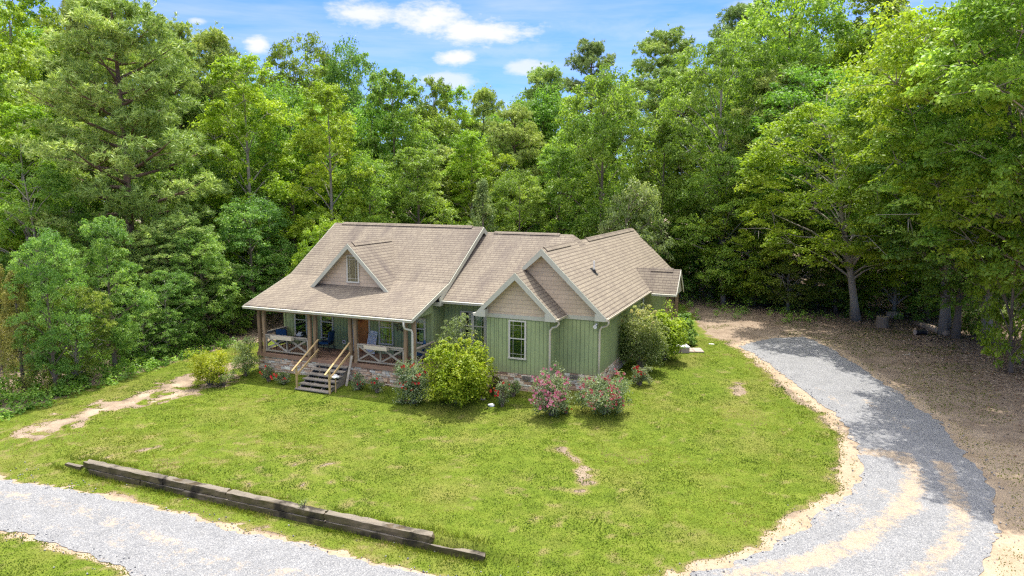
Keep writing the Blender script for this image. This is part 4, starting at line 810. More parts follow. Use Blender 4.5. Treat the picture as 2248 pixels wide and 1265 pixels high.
# ------------------------------------------------------------------ foliage maker
def leaf_quads(C, N_, T_, L, Wd, fold=.0):
    """rhombic leaves: centre, normal, long direction"""
    N_ = N_/np.linalg.norm(N_, axis=1, keepdims=True); T_ = T_-N_*(T_*N_).sum(1, keepdims=True); T_ /= np.linalg.norm(T_, axis=1, keepdims=True)+1e-9
    B = np.cross(N_, T_); L, Wd = L[:, None], Wd[:, None]
    V = np.stack([C-T_*L*.5, C+B*Wd*.5-T_*L*.05+N_*fold*L, C+T_*L*.5, C-B*Wd*.5-T_*L*.05+N_*fold*L], 1)
    return V.reshape(-1, 3)
def clump_leaves(cent, rad, per, size, flat=.55, up=.8, outw=.7, rnd=.6, droop=.25, asp=.55, R=None, base_t=None, shell=.45):
    R = R or np.random.RandomState(1); n = len(cent)*per; ci = np.repeat(np.arange(len(cent)), per)
    d = R.normal(size=(n, 3)); d /= np.linalg.norm(d, axis=1, keepdims=True); r = R.uniform(0, 1, n)**shell; off = d*r[:, None]*rad[ci][:, None]; off[:, 2] *= flat
    # uneven outline: each clump stretched its own way
    st = R.uniform(.7, 1.3, (len(cent), 3)); off *= st[ci]; C = cent[ci]+off
    C[:, 2] -= droop*(off[:, 0]**2+off[:, 1]**2)/(rad[ci]+.01)
    N_ = np.array([0, 0, up])+d*outw+R.normal(size=(n, 3))*rnd; T_ = d+R.normal(size=(n, 3))*.7; T_[:, 2] -= droop*2
    L = size*R.uniform(.65, 1.35, n); V = leaf_quads(C, N_, T_, L, L*asp*R.uniform(.8, 1.2, n), .06)
    tint = np.clip((base_t if base_t is not None else R.uniform(.15, .85, len(cent)))[ci]*.6+R.uniform(0, .42, n), 0, 1)
    return V, tint
def leaf_mesh(name, V, tint, mat):
    n = len(V)//4; return np_mesh(name, V, np.arange(4*n).reshape(n, 4), mat, {'tint': ('FACE', tint)})
# ------------------------------------------------------------------ shrubs
def shrub(name, px, py, wpx, hpx, leaf, label, cat='bush', n=90, per=70, size=.085, seed=1, flowers=None, low=0.08, top=1.0, flat=.8, tall=False, stem='bark', spike=0, group=None, asp=.55, fsize=.07, rel=.30):
    b = gp(px, py); R = np.random.RandomState(seed); dep = float(np.dot(np.array(b)-CAM, FW)); Wm, Hm = wpx/FPX*dep, hpx/FPX*dep*.93
    e = empty(name, b, 0, label, cat, group); u = R.uniform(0, 1, n); th = R.uniform(0, 6.283, n); ph = np.arccos(R.uniform(-.92, 1, n))
    rr = R.uniform(.35, 1, n)**.6*(1+.22*np.sin(th*3+seed)+.12*np.sin(th*5+2*seed)+.14*np.sin(ph*4+th*2+seed))*.86
    cx = rr*np.sin(ph)**.8*np.cos(th)*Wm/2*1.02; cy = rr*np.sin(ph)**.8*np.sin(th)*Wm/2*.95; cz = Hm*(.42+low)+rr*np.cos(ph)*Hm*.50
    if tall: cz = Hm*R.uniform(low+.1, 1, n)*top; k = np.clip(1.15-np.abs(cz/Hm-.6)*1.3, .25, 1); cx, cy = cx*k, cy*k
    cent = np.stack([cx, cy, np.maximum(cz, .12)], 1); rad = R.uniform(.7, 1.3, n)*min(Wm, Hm)*rel*.5+.06
    if spike:
        sa, sr = R.uniform(0, 6.283, spike), R.uniform(.1, .5, spike); sp = np.stack([sr*np.cos(sa)*Wm*1.06, sr*np.sin(sa)*Wm, Hm*(1.08-1.25*sr**2)*R.uniform(.86, 1.06, spike)], 1); cent = np.concatenate([cent, sp]); rad = np.concatenate([rad, np.full(spike, .11)])
    V, t = clump_leaves(cent, rad, per, size, flat=flat, R=R, asp=asp, droop=.15, shell=.6)
    t = np.clip(t*.75+.38*np.clip((V.reshape(-1, 4, 3)[:, :, 2].mean(1)/Hm-.55)*2, -.4, .8) if leaf == 'bronze' else t, 0, 1)
    # keep leaves above the ground
    q = V.reshape(-1, 4, 3); ok = q[:, :, 2].min(1) > .02; V = q[ok].reshape(-1, 3); t = t[ok]
    link('foliage', leaf_mesh('foliage', V, t, M[leaf]), e)
    k = MB()
    for c in cent[::max(1, n//14)]: k.tube([(c[0]*.08, c[1]*.08, -.06), (c[0]*.45, c[1]*.45, c[2]*.5), tuple(c)], [.025, .016, .007], 5)
    k.build('stems', M[stem], e)
    if flowers:
        mt, nf, zlo = flowers; k = MB(); ang = R.uniform(0, 6.283, nf); cnt = 0
        pick = q[ok].mean(1); front = (pick[:, 1] < Wm*.25) & (pick[:, 2] > zlo*Hm); rr_ = np.hypot(pick[:, 0]/(Wm/2), (pick[:, 2]-Hm*.5)/(Hm*.5)); pool = np.where(front & (pick[:, 1] < np.percentile(pick[:, 1], 45)) | front & (pick[:, 2] > Hm*.72))[0]
        hub = pool[R.randint(0, len(pool), max(3, nf//4))]
        for i in range(nf):
            h0 = pick[hub[i % len(hub)]]; c = Vector(h0)+Vector((R.normal()*.10, -.04-abs(R.normal())*.07, .02+R.normal()*.08)); s = fsize*R.uniform(.6, 1.25)
            for j in range(6):
                a = j*1.047+R.uniform(0, 1); o = Vector((math.cos(a)*s*.5, -s*.15, math.sin(a)*s*.5)); w = Vector((-math.sin(a), 0, math.cos(a)))*s*.42
                k.add([c, c+o+w*.8, c+o*1.6+Vector((0, s*.2, s*.2)), c+o-w*.8], [(0, 1, 2, 3)])
        k.build('blossoms', M[mt], e)
    return e
shrub('lime_shrub', 462, 846, 92, 88, 'lime', 'rounded yellow green bush at the left end of the house beside the bare track', seed=3, n=70)
shrub('pale_shrub', 492, 846, 66, 48, 'leaf_pale', 'low dusty grey green shrub in front of the rounded yellow green bush', seed=4, n=34, size=.06, flowers=('petal_pink', 10, .5), fsize=.04)
shrub('pale_shrub', 540, 826, 66, 92, 'leaf_pale', 'tall loose pale green shrub touching the left corner of the porch', seed=5, n=60, size=.075, tall=True)
shrub('rose_bush', 590, 838, 30, 42, 'rose', 'small red rose bush closest to the left corner of the porch base', 'rose bush', seed=6, n=18, size=.06, flowers=('petal_red', 5, .4), group='rose bushes along the front of the house')
shrub('rose_bush', 624, 843, 36, 32, 'rose', 'small dark rose bush with bright red blooms left of the porch steps', 'rose bush', seed=7, n=20, size=.06, flowers=('petal_red', 8, .35), group='rose bushes along the front of the house', fsize=.085)
shrub('rose_bush', 785, 856, 38, 42, 'rose', 'small red rose bush just right of the porch steps', 'rose bush', seed=8, n=20, size=.06, flowers=('petal_red', 7, .3), group='rose bushes along the front of the house')
shrub('rose_bush', 828, 862, 38, 42, 'rose', 'sparse rose bush with few blooms against the stone base right of the steps', 'rose bush', seed=9, n=16, size=.055, flowers=('petal_red', 4, .5), group='rose bushes along the front of the house')
shrub('rose_bush', 908, 886, 76, 104, 'rose', 'large pale leaved rose bush with scattered red blooms beside the yellow green bush', 'rose bush', seed=10, n=130, size=.075, flowers=('petal_red', 40, .3), fsize=.08, group='rose bushes along the front of the house')
shrub('yellow_green_bush', 1008, 886, 142, 142, 'lime', 'biggest bright yellow green bush in the front bed', seed=11, n=230, per=80, size=.11, spike=46)
shrub('crape_myrtle', 1004, 846, 96, 152, 'leaf_pale', 'tall wispy pale shrub rising behind the big yellow green bush by the triple window', seed=12, n=46, size=.075, tall=True, spike=20)
shrub('barberry', 1090, 868, 40, 52, 'barberry' if 'barberry' in M else 'leaf_dark', 'dark purple brown shrub right of the yellow green bush', seed=13, n=30, size=.05)
shrub('rose_bush', 1102, 893, 36, 56, 'rose', 'small upright rose bush with red blooms in front of the dark purple shrub', 'rose bush', seed=14, n=24, size=.055, flowers=('petal_red', 14, .35), group='rose bushes along the front of the house', tall=True)
shrub('pale_shrub', 1126, 872, 36, 46, 'leaf_pale', 'small grey green shrub against the stone base under the tall single window', seed=15, n=24, size=.06)
shrub('rose_bush', 1212, 912, 84, 108, 'rose', 'pink rose bush in front of the stone base beside the middle downspout', 'rose bush', seed=16, n=130, size=.07, flowers=('petal_pink', 210, .2), fsize=.075, group='rose bushes along the front of the house', tall=False)
shrub('rose_bush', 1244, 908, 26, 40, 'leaf_olive', 'small rose bush with red buds at the foot of the pink rose bush', 'rose bush', seed=17, n=12, size=.05, flowers=('petal_red', 12, .3), group='rose bushes along the front of the house')
shrub('rose_bush', 1328, 908, 122, 98, 'rose', 'wide red rose bush at the right front corner of the house', 'rose bush', seed=18, n=170, size=.07, flowers=('petal_coral', 190, .3), fsize=.07, group='rose bushes along the front of the house')
shrub('rose_bush', 1404, 846, 54, 46, 'rose', 'low rose bush with a red cluster beside the right house wall', 'rose bush', seed=19, n=36, size=.06, flowers=('petal_red', 14, .6), group='rose bushes along the front of the house')
shrub('wall_shrub', 1362, 806, 42, 106, 'leaf_dark', 'narrow dark green shrub pressed against the right house wall', seed=20, n=80, size=.09, tall=True)
shrub('crape_myrtle', 1404, 812, 112, 138, 'bronze', 'large bronze tipped bush beside the right house wall', seed=21, n=190, per=70, size=.085, spike=30)
shrub('green_shrub', 1458, 790, 92, 124, 'leaf_bright', 'big leafy green bush behind the bronze tipped bush near the back porch', seed=22, n=150, per=60, size=.13)
shrub('dark_shrub', 1502, 726, 46, 46, 'leaf_dark', 'dark green bush beside the back porch post', seed=23, n=34, size=.12)
shrub('dark_shrub', 1506, 758, 46, 42, 'leaf_dark', 'dark green low bush just above the concrete block step', seed=24, n=34, size=.12)
shrub('green_shrub', 1508, 616, 38, 22, 'leaf_bright', 'bright green plant patch behind the right end of the back porch', 'plant', seed=25, n=30, size=.12)
ww = shrub('wall_weed', 667, 1108, 22, 18, 'leaf_pale', 'small weed growing on top of the timber retaining wall', 'weed', seed=26, n=7, per=20, size=.05)
rd_ = ray(667, 1108); tt_ = (WALLY0+.12-CAM[1])/rd_[1]; ww.location = (CAM[0]+rd_[0]*tt_, WALLY0+.12, zA(CAM[0]+rd_[0]*tt_)+.44)
for i, (px, py, w, h, lf, lb) in enumerate(((2135, 738, 70, 60, 'leaf_olive', 'low sapling bush between the twin trunks and the right edge'), (2060, 700, 110, 70, 'leaf_olive', 'leafy thicket behind the decaying log left of the twin trunks'), (2190, 720, 80, 60, 'leaf_pale', 'pale sunlit thicket in the litter behind the rightmost dark tree'), (1690, 668, 90, 55, 'leaf_dark', 'drooping dark thicket around the trunk at the far end of the clearing'), (1610, 655, 70, 40, 'leaf_dark', 'low dark thicket beside the thin fallen trunk'), (1760, 668, 80, 50, 'leaf_pale', 'dry looking thicket left of the big oak trunk'), (1570, 610, 60, 40, 'leaf_mid', 'mid green thicket at the forest edge behind the back porch'))):
    shrub('thicket', px, py, w, h, lf, lb, seed=40+i, n=40, per=36, size=.14)
# ------------------------------------------------------------------ trees
def rot_v(az, el): return np.array([math.cos(az)*math.cos(el), math.sin(az)*math.cos(el), math.sin(el)])
def broadleaf(seed, Ht, Rd, base=.1, egg=.25, leaf=.23, per=62, lobes=26, cl=21, off=(0, 0), lob=(.30, .46), flat=.55, droop=.28, dead=0, spread=(.48, .76)):
    """one broadleaf tree: trunk and limbs, each limb carrying a billow of leaf clumps with gaps between the billows"""
    R = np.random.RandomState(seed); k = MB(); n = 9; tp = []; ox, oy = off; wx, wy = R.uniform(-.4, .4, 2)
    for i in range(n):
        t = i/(n-1); tp.append(Vector((ox*t**1.6+wx*math.sin(t*3), oy*t**1.6+wy*math.sin(t*2.6), t*Ht*.9-.35)))
    tr = [max(.03, Ht*.0165*(1-.88*(i/(n-1))**.85)*(1.35 if i == 0 else 1)) for i in range(n)]; k.tube(tp, tr, 9)
    zc = (1+base)/2*Ht; hc = (1-base)/2*Ht; cents, rads, bt, cdir = [], [], [], []
    def trunk_at(z): f = min(n-1.001, max(0, (z+.35)/(Ht*.9)*(n-1))); i0 = int(f); return np.array(tp[i0].lerp(tp[i0+1], f-i0)), tr[i0]
    for i in range(lobes):
        u = -1+2*(i+.5)/lobes; az = i*2.39996+R.uniform(-.5, .5); u = np.clip(u+R.uniform(-.1, .1), -1, 1); rr = R.uniform(*spread); lr = Rd*R.uniform(*lob)
        wz = 1-egg*max(0, u)-.12*max(0, -u); ho = math.sqrt(max(.04, 1-u*u*.86))*rr*Rd*wz; c = np.array([ho*math.cos(az), ho*math.sin(az), zc+u*(hc-lr*.75)])
        tz = c[2]/Ht; c[0] += ox*tz**1.3; c[1] += oy*tz**1.3
        st, r0 = trunk_at(max(.08*Ht, c[2]-.75*ho-.3)); m1 = st*.5+c*.5+np.array([0, 0, .1*ho]); k.tube([Vector(st), Vector(m1), Vector(c)], [max(.04, r0*.45), max(.03, r0*.28), .02], 5, cap=False); lt = R.uniform(.1, .95)
        ax, _ = trunk_at(c[2]); o = c-ax; o /= np.linalg.norm(o)+.3
        for j in range(cl):
            d = R.normal(size=3); d /= np.linalg.norm(d); d = d*.9+o*.42+np.array([0, 0, .34]); d /= np.linalg.norm(d); p = c+d*lr*R.uniform(.55, 1.12)*np.array([1.1, 1.1, .8]); cents.append(p); rads.append(lr*R.uniform(.26, .46)); bt.append(np.clip(lt+R.normal()*.17, 0, 1))
            if j % 5 == 0: k.tube([Vector(c), Vector(p)], [.028, .008], 4, cap=False)
    for i in range(dead):
        a = R.uniform(0, 6.28); z = R.uniform(.2, .5)*Ht; d = rot_v(a, R.uniform(-.2, .4)); L = Rd*R.uniform(.8, 1.1); b, _ = trunk_at(z); p1 = b+d*L*.5+R.normal(size=3)*.3; p2 = b+d*L+R.normal(size=3)*.5; k.tube([Vector(b), Vector(b*.6+p1*.4+R.normal(size=3)*.35), Vector(p1), Vector(p1*.5+p2*.5+R.normal(size=3)*.4), Vector(p2)], [.085, .065, .05, .03, .012], 5)
        for q in range(3): o = R.normal(size=3)*.7; k.tube([Vector(p1+(p2-p1)*q/3), Vector(p1+(p2-p1)*q/3+o)], [.035, .01], 4)
    cents = np.array(cents); ok = cents[:, 2] > .25
    V, t = clump_leaves(cents[ok], np.array(rads)[ok], per, leaf, flat=flat, up=.9, R=R, base_t=np.array(bt)[ok], droop=droop, rnd=.7, asp=.5, shell=.5)
    return k, V, t, Ht, Rd
def pine(seed, Ht, Rd, base=.2, per=17, nl=.36, n_br=54, dome=2.6, pad=1.0):
    """loblolly-like pine: bare straight trunk, long limbs, each ending in flat pads of upturned needle tufts"""
    R = np.random.RandomState(seed); k = MB(); n = 8; b = R.uniform(-.3, .3, 2); tp = [Vector((b[0]*math.sin(i*.5), b[1]*math.sin(i*.45), Ht*.97*i/(n-1)-.35)) for i in range(n)]; tr = [Ht*.0145*(1-.85*i/(n-1))+.02 for i in range(n)]; k.tube(tp, tr, 9)
    C, D, BT = [], [], []; az = 0
    for i in range(n_br):
        s = min(1, (i+R.uniform(0, .9))/n_br); z = Ht*(base+(.965-base)*s**.93); prof = min(1, .66+s*1.6)*max(.08, 1-s**dome)**.62; az += 2.39996+R.uniform(-.5, .5); L = Rd*prof*R.uniform(.66, 1.1)
        elv = -.12+.70*s+R.uniform(-.28, .30); d = rot_v(az, elv); fz = z/Ht/.97*(n-1); i0 = min(n-2, int(fz)); st = np.array(tp[i0].lerp(tp[i0+1], fz-i0)); sd = np.array([-math.sin(az), math.cos(az), 0]); lt = R.uniform(.15, .95)
        P = lambda u: st+d*L*u+np.array([0, 0, .15*L*u*u-.05*L*u])
        r0 = .012*L+.022; k.tube([Vector(P(u)) for u in (0, .35, .7, 1)], [r0*1.6, r0, r0*.7, .012], 5, cap=False)
        for j in range(2 if L < 1.6 else 4 if L < 3.2 else 6):
            u = (1.0, .80, .86, .58, .62, .40)[j]; off = sd*(0, .26, -.28, .24, -.24, .12)[j]*L*R.uniform(.7, 1.2); c = P(u)+off; pr = pad*R.uniform(.50, .85)*(.62+.085*Rd); k.tube([Vector(P(max(.1, u-.22))), Vector(c)], [.03, .012], 4, cap=False)
            for q in range(17):
                a = R.uniform(0, 6.28); r = pr*math.sqrt(R.uniform(0, 1)); o = np.array([r*math.cos(a), r*math.sin(a), 1.0*(pr-r)*R.uniform(0, 1.0)+R.uniform(-.28, .10)]); C.append(c+o); D.append(np.array([math.cos(a)*r/pr*.7, math.sin(a)*r/pr*.7, .75])+d*.25); BT.append(np.clip(lt+R.normal()*.16, 0, 1))
    for j in range(40): C.append(np.array(tp[-1])+R.normal(size=3)*np.array([.7, .7, .45])); D.append(np.array([0, 0, 1.])+R.normal(size=3)*.4); BT.append(.6)
    C, D, BT = np.array(C), np.array(D), np.array(BT); m = len(C)*per; ci = np.repeat(np.arange(len(C)), per)
    T_ = D[ci]/np.linalg.norm(D[ci], axis=1, keepdims=True)*.8+R.normal(size=(m, 3))*.62; T_ /= np.linalg.norm(T_, axis=1, keepdims=True); L = nl*R.uniform(.7, 1.25, m)
    N_ = R.normal(size=(m, 3))+np.array([0, 0, .5]); V = leaf_quads(C[ci]+T_*L[:, None]*.5, N_, T_, L, np.full(m, .062)*R.uniform(.7, 1.3, m), .0)
    return k, V, np.clip(BT[ci]*.55+R.uniform(0, .45, m), 0, 1), Ht, Rd
def cedar(seed, Ht, Rd):
    R = np.random.RandomState(seed); k = MB(); k.tube([(0, 0, -.3), (0, 0, Ht*.5), (0, 0, Ht*.98)], [.14, .09, .02], 7); C, rad, bt = [], [], []
    for i in range(210):
        s = R.uniform(0.02, 1)**.85; r = Rd*(1-s)**.75*R.uniform(.35, 1.05)+.08; a = R.uniform(0, 6.28); C.append((r*math.cos(a), r*math.sin(a), .1+s*Ht)); rad.append(R.uniform(.25, .5)*(Rd/2)*(1.15-s*.6)); bt.append(R.uniform(0, 1))
        if i % 4 == 0: k.tube([(0, 0, max(.1, s*Ht-.5)), C[-1]], [.03, .008], 4, cap=False)
    V, t = clump_leaves(np.array(C), np.array(rad), 90, .15, flat=1.35, up=.2, outw=.9, R=R, base_t=np.array(bt), droop=.3, asp=.34, rnd=.8); return k, V, t, Ht, Rd
PROTO = {}
def proto(key, made, leaf, bark):
    k, V, t, Ht, Rd = made; PROTO[key] = (leaf_mesh('crown', V, t, M[leaf]), k.mesh('trunk', M[bark], True), Ht, Rd)
proto('maple', broadleaf(101, 17, 4.8, .06, .2), 'leaf_mid', 'bark')
proto('ash', broadleaf(102, 19, 4.6, .10, .3, lobes=30, lob=(.27, .42)), 'leaf_mid', 'bark')
proto('poplar', broadleaf(103, 19, 4.2, .06, .35, leaf=.21, lobes=30, lob=(.26, .40)), 'leaf_bright', 'bark_pale')
proto('oak', broadleaf(104, 15, 6.6, .05, .15, lobes=32, cl=22, lob=(.22, .34), flat=.40, droop=.42, dead=4, per=58, leaf=.22), 'leaf_olive', 'bark_pale')
proto('oak_open', broadleaf(105, 19, 6.4, .16, .15, lobes=34, cl=22, lob=(.21, .33), flat=.42, droop=.40, dead=7, per=58, leaf=.22), 'leaf_mid', 'bark_pale')
proto('oak_reach', broadleaf(108, 19, 7.2, .20, .1, lobes=38, cl=22, lob=(.20, .32), flat=.40, droop=.42, dead=3, per=62, leaf=.22, off=(0, -5.5)), 'leaf_mid', 'bark_pale')
proto('oak_high', broadleaf(109, 20, 7.2, .36, .1, lobes=44, cl=22, lob=(.18, .29), flat=.36, droop=.42, dead=0, per=66, leaf=.19, off=(0, -5.5)), 'leaf_mid', 'bark_pale')
proto('oak_over', broadleaf(110, 19, 7.4, .27, .1, lobes=46, cl=22, lob=(.17, .28), flat=.36, droop=.42, dead=2, per=64, leaf=.19, off=(0, -9)), 'leaf_olive', 'bark_pale')
proto('young', broadleaf(106, 9, 3.3, .0, .3, leaf=.19, lobes=22, cl=18, droop=.4, per=40), 'leaf_mid', 'bark')
proto('leaner', broadleaf(107, 14, 5.0, .04, .2, leaf=.19, lobes=26, lob=(.22, .35), flat=.4, off=(1.5, -1), droop=.42, dead=3), 'leaf_mid', 'bark_pale')
proto('pine', pine(111, 21, 5.6, .17, n_br=56), 'pine', 'bark_pine'); proto('pine_slim', pine(112, 21, 4.4, .34, n_br=46, dome=3.0), 'pine', 'bark_pine'); proto('pine_tuft', pine(113, 24, 4.0, .64, n_br=30, dome=3.4, pad=.9), 'pine_dark', 'bark_pine')
proto('cedar', cedar(121, 8, 2.1), 'cedar', 'bark')
def tree(kind, px, depth, top, hw, leaf, label, name='broadleaf_tree', group=None, rz=None, base_py=None):
    """place a tree: picture column, metres ahead, row of its tip, half width of the crown in picture units"""
    cr, tr, Ht, Rd = PROTO[kind]; x, y = at(px, depth); z = float(gz(x, y)); h = max(3.0, z_at(px, top, depth)-z); w = hw/FPX*depth; sz = h/Ht*.99; sx_ = min(max(w/Rd, sz*.62), sz*1.6)
    e = empty(name, (x, y, z), (random.uniform(-.7, .15) if kind.startswith('oak_') and kind != 'oak_open' else random.uniform(0, 6.28)) if rz is None else rz, label, 'tree', group); e.scale = (sx_, sx_, sz)
    c = link('crown', cr, e); t = link('trunk', tr, e)
    if leaf: c.material_slots[0].link = 'OBJECT'; c.material_slots[0].material = M[leaf]
    return e
EDGE = 'trees at the edge of the wood'
for a in (
    # left of the house
    ('pine', 272, 45, -30, 205, 'pine', 'largest pine, a full spreading crown over a thick trunk left of the house', 'pine_tree'),
    ('pine_slim', 232, 54, -45, 105, 'pine', 'tall dark pine whose tip rises above and behind the largest pine', 'pine_tree'),
    ('pine_slim', 385, 56, 22, 95, 'pine', 'pine directly right of the largest pine, crown against the blue sky', 'pine_tree'),
    ('pine_slim', 478, 60, 48, 95, 'pine', 'narrower pine beside the small white cloud at the left of the sky', 'pine_tree'),
    ('poplar', 60, 62, -70, 130, 'leaf_bright', 'bright yellow green broadleaf tree in the upper left corner', 'broadleaf_tree'),
    ('ash', -70, 50, -60, 150, 'leaf_mid', 'tall mid green tree cut off by the left edge of the view', 'broadleaf_tree'),
    ('poplar', 60, 48, 225, 110, 'leaf_bright', 'yellow green tree low at the left edge, in front of the upper left corner tree', 'broadleaf_tree'),
    ('leaner', 75, 42, 330, 150, 'leaf_mid', 'leaning grey trunked tree at the left edge above the lawn corner', 'broadleaf_tree'),
    ('oak', 205, 40, 545, 120, 'leaf_mid', 'low drooping tree in front of the largest pine next to the lawn', 'broadleaf_tree'),
    ('cedar', 12, 31.5, 600, 66, 'cedar', 'feathery yellowish cedar at the left edge beside the lawn', 'cedar_tree'),
    ('cedar', -30, 35.5, 560, 50, 'cedar', 'cedar half outside the left edge of the view', 'cedar_tree'),
    ('young', 110, 37, 690, 90, 'leaf_dark', 'dark leafy sapling between the feathery cedar and the low drooping tree', 'sapling'),
    ('young', 330, 44, 610, 85, 'leaf_dark', 'dark green sapling under the largest pine at its right foot', 'sapling'),
    ('pine', 385, 43, 470, 120, 'pine', 'short young pine with low grey green boughs left of the rounded shrub', 'pine_tree'),
    ('maple', 440, 52, 330, 110, 'leaf_dark', 'dark green tree standing right of the short young pine', 'broadleaf_tree'),
    ('maple', 545, 47, 430, 100, 'leaf_dark', 'dense dark green tree directly left of the porch roof', 'broadleaf_tree'),
    ('poplar', 540, 52, 118, 118, 'leaf_bright', 'bright yellow green tree under the small left cloud', 'broadleaf_tree'),
    ('maple', 640, 56, 175, 115, 'leaf_mid', 'mid green tree right of the bright one under the small left cloud', 'broadleaf_tree'),
    ('oak_open', 655, 70, 55, 95, 'leaf_olive', 'sparse dark oak on the skyline left of the round topped green tree', 'broadleaf_tree'),
    ('maple', 782, 70, 82, 58, 'leaf_dark', 'round topped dark green tree on the skyline below the upper left cloud', 'broadleaf_tree'),
    ('poplar', 725, 51, 180, 95, 'leaf_bright', 'bright leafy tree above the left end of the main roof ridge', 'broadleaf_tree'),
    ('young', 705, 45.5, 470, 75, 'leaf_bright', 'small yellow green tree peeking over the left end of the main ridge', 'broadleaf_tree'),
    # behind the house
    ('ash', 865, 60, 148, 100, 'leaf_mid', 'rounded green tree behind the middle of the main ridge', 'broadleaf_tree'),
    ('maple', 810, 52, 330, 90, 'leaf_mid', 'lower tree behind the dormer', 'broadleaf_tree'),
    ('ash', 915, 53, 320, 95, 'leaf_mid', 'drooping mid green tree just behind the right half of the main ridge', 'broadleaf_tree'),
    ('poplar', 955, 72, 168, 62, 'leaf_olive', 'olive tree on the skyline left of the dip', 'broadleaf_tree'),
    ('poplar', 1000, 76, 186, 62, 'leaf_bright', 'yellow green tree at the dip of the skyline', 'broadleaf_tree'),
    ('poplar', 1035, 61, 285, 72, 'leaf_bright', 'lime coloured tree in the middle of the wood below the skyline dip', 'broadleaf_tree'),
    ('pine_slim', 1062, 78, 182, 62, 'pine', 'rounded pine at the right side of the skyline dip', 'pine_tree'),
    ('pine', 1130, 66, 225, 95, 'pine', 'full grey green pine left of the tall big green maple', 'pine_tree'),
    ('pine_slim', 1192, 74, 134, 80, 'pine', 'pine standing between the skyline dip and the lone pine tuft', 'pine_tree'),
    ('cedar', 1060, 53, 400, 66, 'pine_dark', 'dark shaggy cedar directly behind the middle roof', 'cedar_tree'),
    ('maple', 1140, 55, 370, 80, 'leaf_mid', 'mid green tree right of the dark shaggy cedar', 'broadleaf_tree'),
    ('pine_tuft', 1292, 82, 78, 66, 'pine_dark', 'lone pine tuft standing clear against the sky', 'pine_tree'),
    ('maple', 1322, 56, 140, 118, 'leaf_mid', 'big green maple behind the wing of the house', 'broadleaf_tree'),
    ('ash', 1225, 57, 320, 85, 'leaf_mid', 'mid green tree at the left foot of the big green maple', 'broadleaf_tree'),
    ('young', 1388, 51, 385, 80, 'leaf_pale', 'small pale leaved tree above the wing ridge', 'broadleaf_tree'),
    ('pine_tuft', 1452, 76, 52, 90, 'pine', 'tall open pine on the skyline right of the lone pine tuft', 'pine_tree'),
    ('ash', 1455, 57, 255, 90, 'leaf_mid', 'mid green tree between the big green maple and the big olive oak', 'broadleaf_tree'),
    # right of the house
    ('oak', 1660, 53, 400, 120, 'leaf_bright', 'bright low spray leaved tree between the back porch and the big oak trunk', 'broadleaf_tree'),
    ('oak', 1745, 50.5, 455, 105, 'leaf_olive', 'low olive tree just left of the big oak trunk', 'broadleaf_tree'),
    ('young', 1870, 52, 500, 95, 'leaf_bright', 'yellow green low tree right of the big oak trunk', 'broadleaf_tree'),
    ('oak', 1985, 49, 400, 125, 'leaf_bright', 'bright leafy tree behind the hollow log section', 'broadleaf_tree'),
    ('young', 2065, 47, 520, 80, 'leaf_mid', 'leafy young tree just left of the twin trunks', 'sapling'),
    ('young', 1560, 57, 480, 80, 'leaf_mid', 'young green tree behind the right end of the back porch', 'sapling'),
    ('oak_open', 1570, 57, 45, 150, 'leaf_olive', 'big olive oak rising right of the open skyline pine', 'broadleaf_tree'),
    ('pine_tuft', 1620, 74, -5, 85, 'pine_dark', 'dark pine top poking over the big olive oak', 'pine_tree'),
    ('maple', 1715, 62, -70, 160, 'leaf_mid', 'tall green tree in the upper right, right of the dark pine top', 'broadleaf_tree'),
    ('oak', 1600, 54, 330, 150, 'leaf_mid', 'wide drooping oak at the forest edge right of the back porch', 'broadleaf_tree'),
    ('oak', 1505, 60, 420, 90, 'leaf_dark', 'low dark oak directly behind the back porch roof', 'broadleaf_tree'),
    ('oak_open', 1805, 53, 130, 190, 'leaf_mid', 'large oak with thick grey trunk at the far end of the clearing', 'broadleaf_tree'),
    ('oak_reach', 1900, 47, 230, 230, 'leaf_bright', 'yellow green low oak leaning over the hollow log section', 'broadleaf_tree', None, -.3),
    ('poplar', 1905, 64, -40, 130, 'leaf_olive', 'yellowish tree at the top edge left of the upper right corner', 'broadleaf_tree'),
    ('oak_open', 2020, 56, 20, 150, 'leaf_mid', 'tall oak with bare limbs behind the twin trunks', 'broadleaf_tree'),
    ('oak_reach', 2103, 42.5, 60, 270, 'leaf_mid', 'left one of the twin trunks beside the bare dirt', 'broadleaf_tree', None, -.35),
    ('ash', 2128, 41.5, 200, 120, 'leaf_mid', 'right one of the twin trunks beside the bare dirt', 'broadleaf_tree'),
    ('maple', 2160, 62, -60, 140, 'leaf_bright', 'bright green tree in the upper right corner', 'broadleaf_tree'),
    ('oak_reach', 2200, 40.5, 200, 290, 'leaf_dark', 'dark green tree leaning in from the right edge over the litter', 'broadleaf_tree', None, -.5),
    ('young', 2262, 34, 330, 75, 'leaf_bright', 'yellow green tree cut off by the right edge of the view', 'broadleaf_tree'),
    ('oak_reach', 2420, 33, -30, 390, 'leaf_mid', 'tall spreading oak whose trunk stands just outside the right edge of the view', 'broadleaf_tree', None, -1.0),
    ('oak_over', 2330, 34, -20, 345, 'leaf_bright', 'bright spreading oak reaching in over the drive from just outside the right edge', 'broadleaf_tree', None, -1.25),
    ('oak_high', 2450, 28.5, -170, 400, 'leaf_mid', 'oak outside the right edge shading the turn of the drive', 'broadleaf_tree', None, -1.1),
    ('maple', 2480, 43, -40, 200, 'leaf_mid', 'round tree outside the right edge behind the spreading oak', 'broadleaf_tree'),
): tree(*(a[:7]), group=EDGE, rz=a[8] if len(a) > 8 else None)
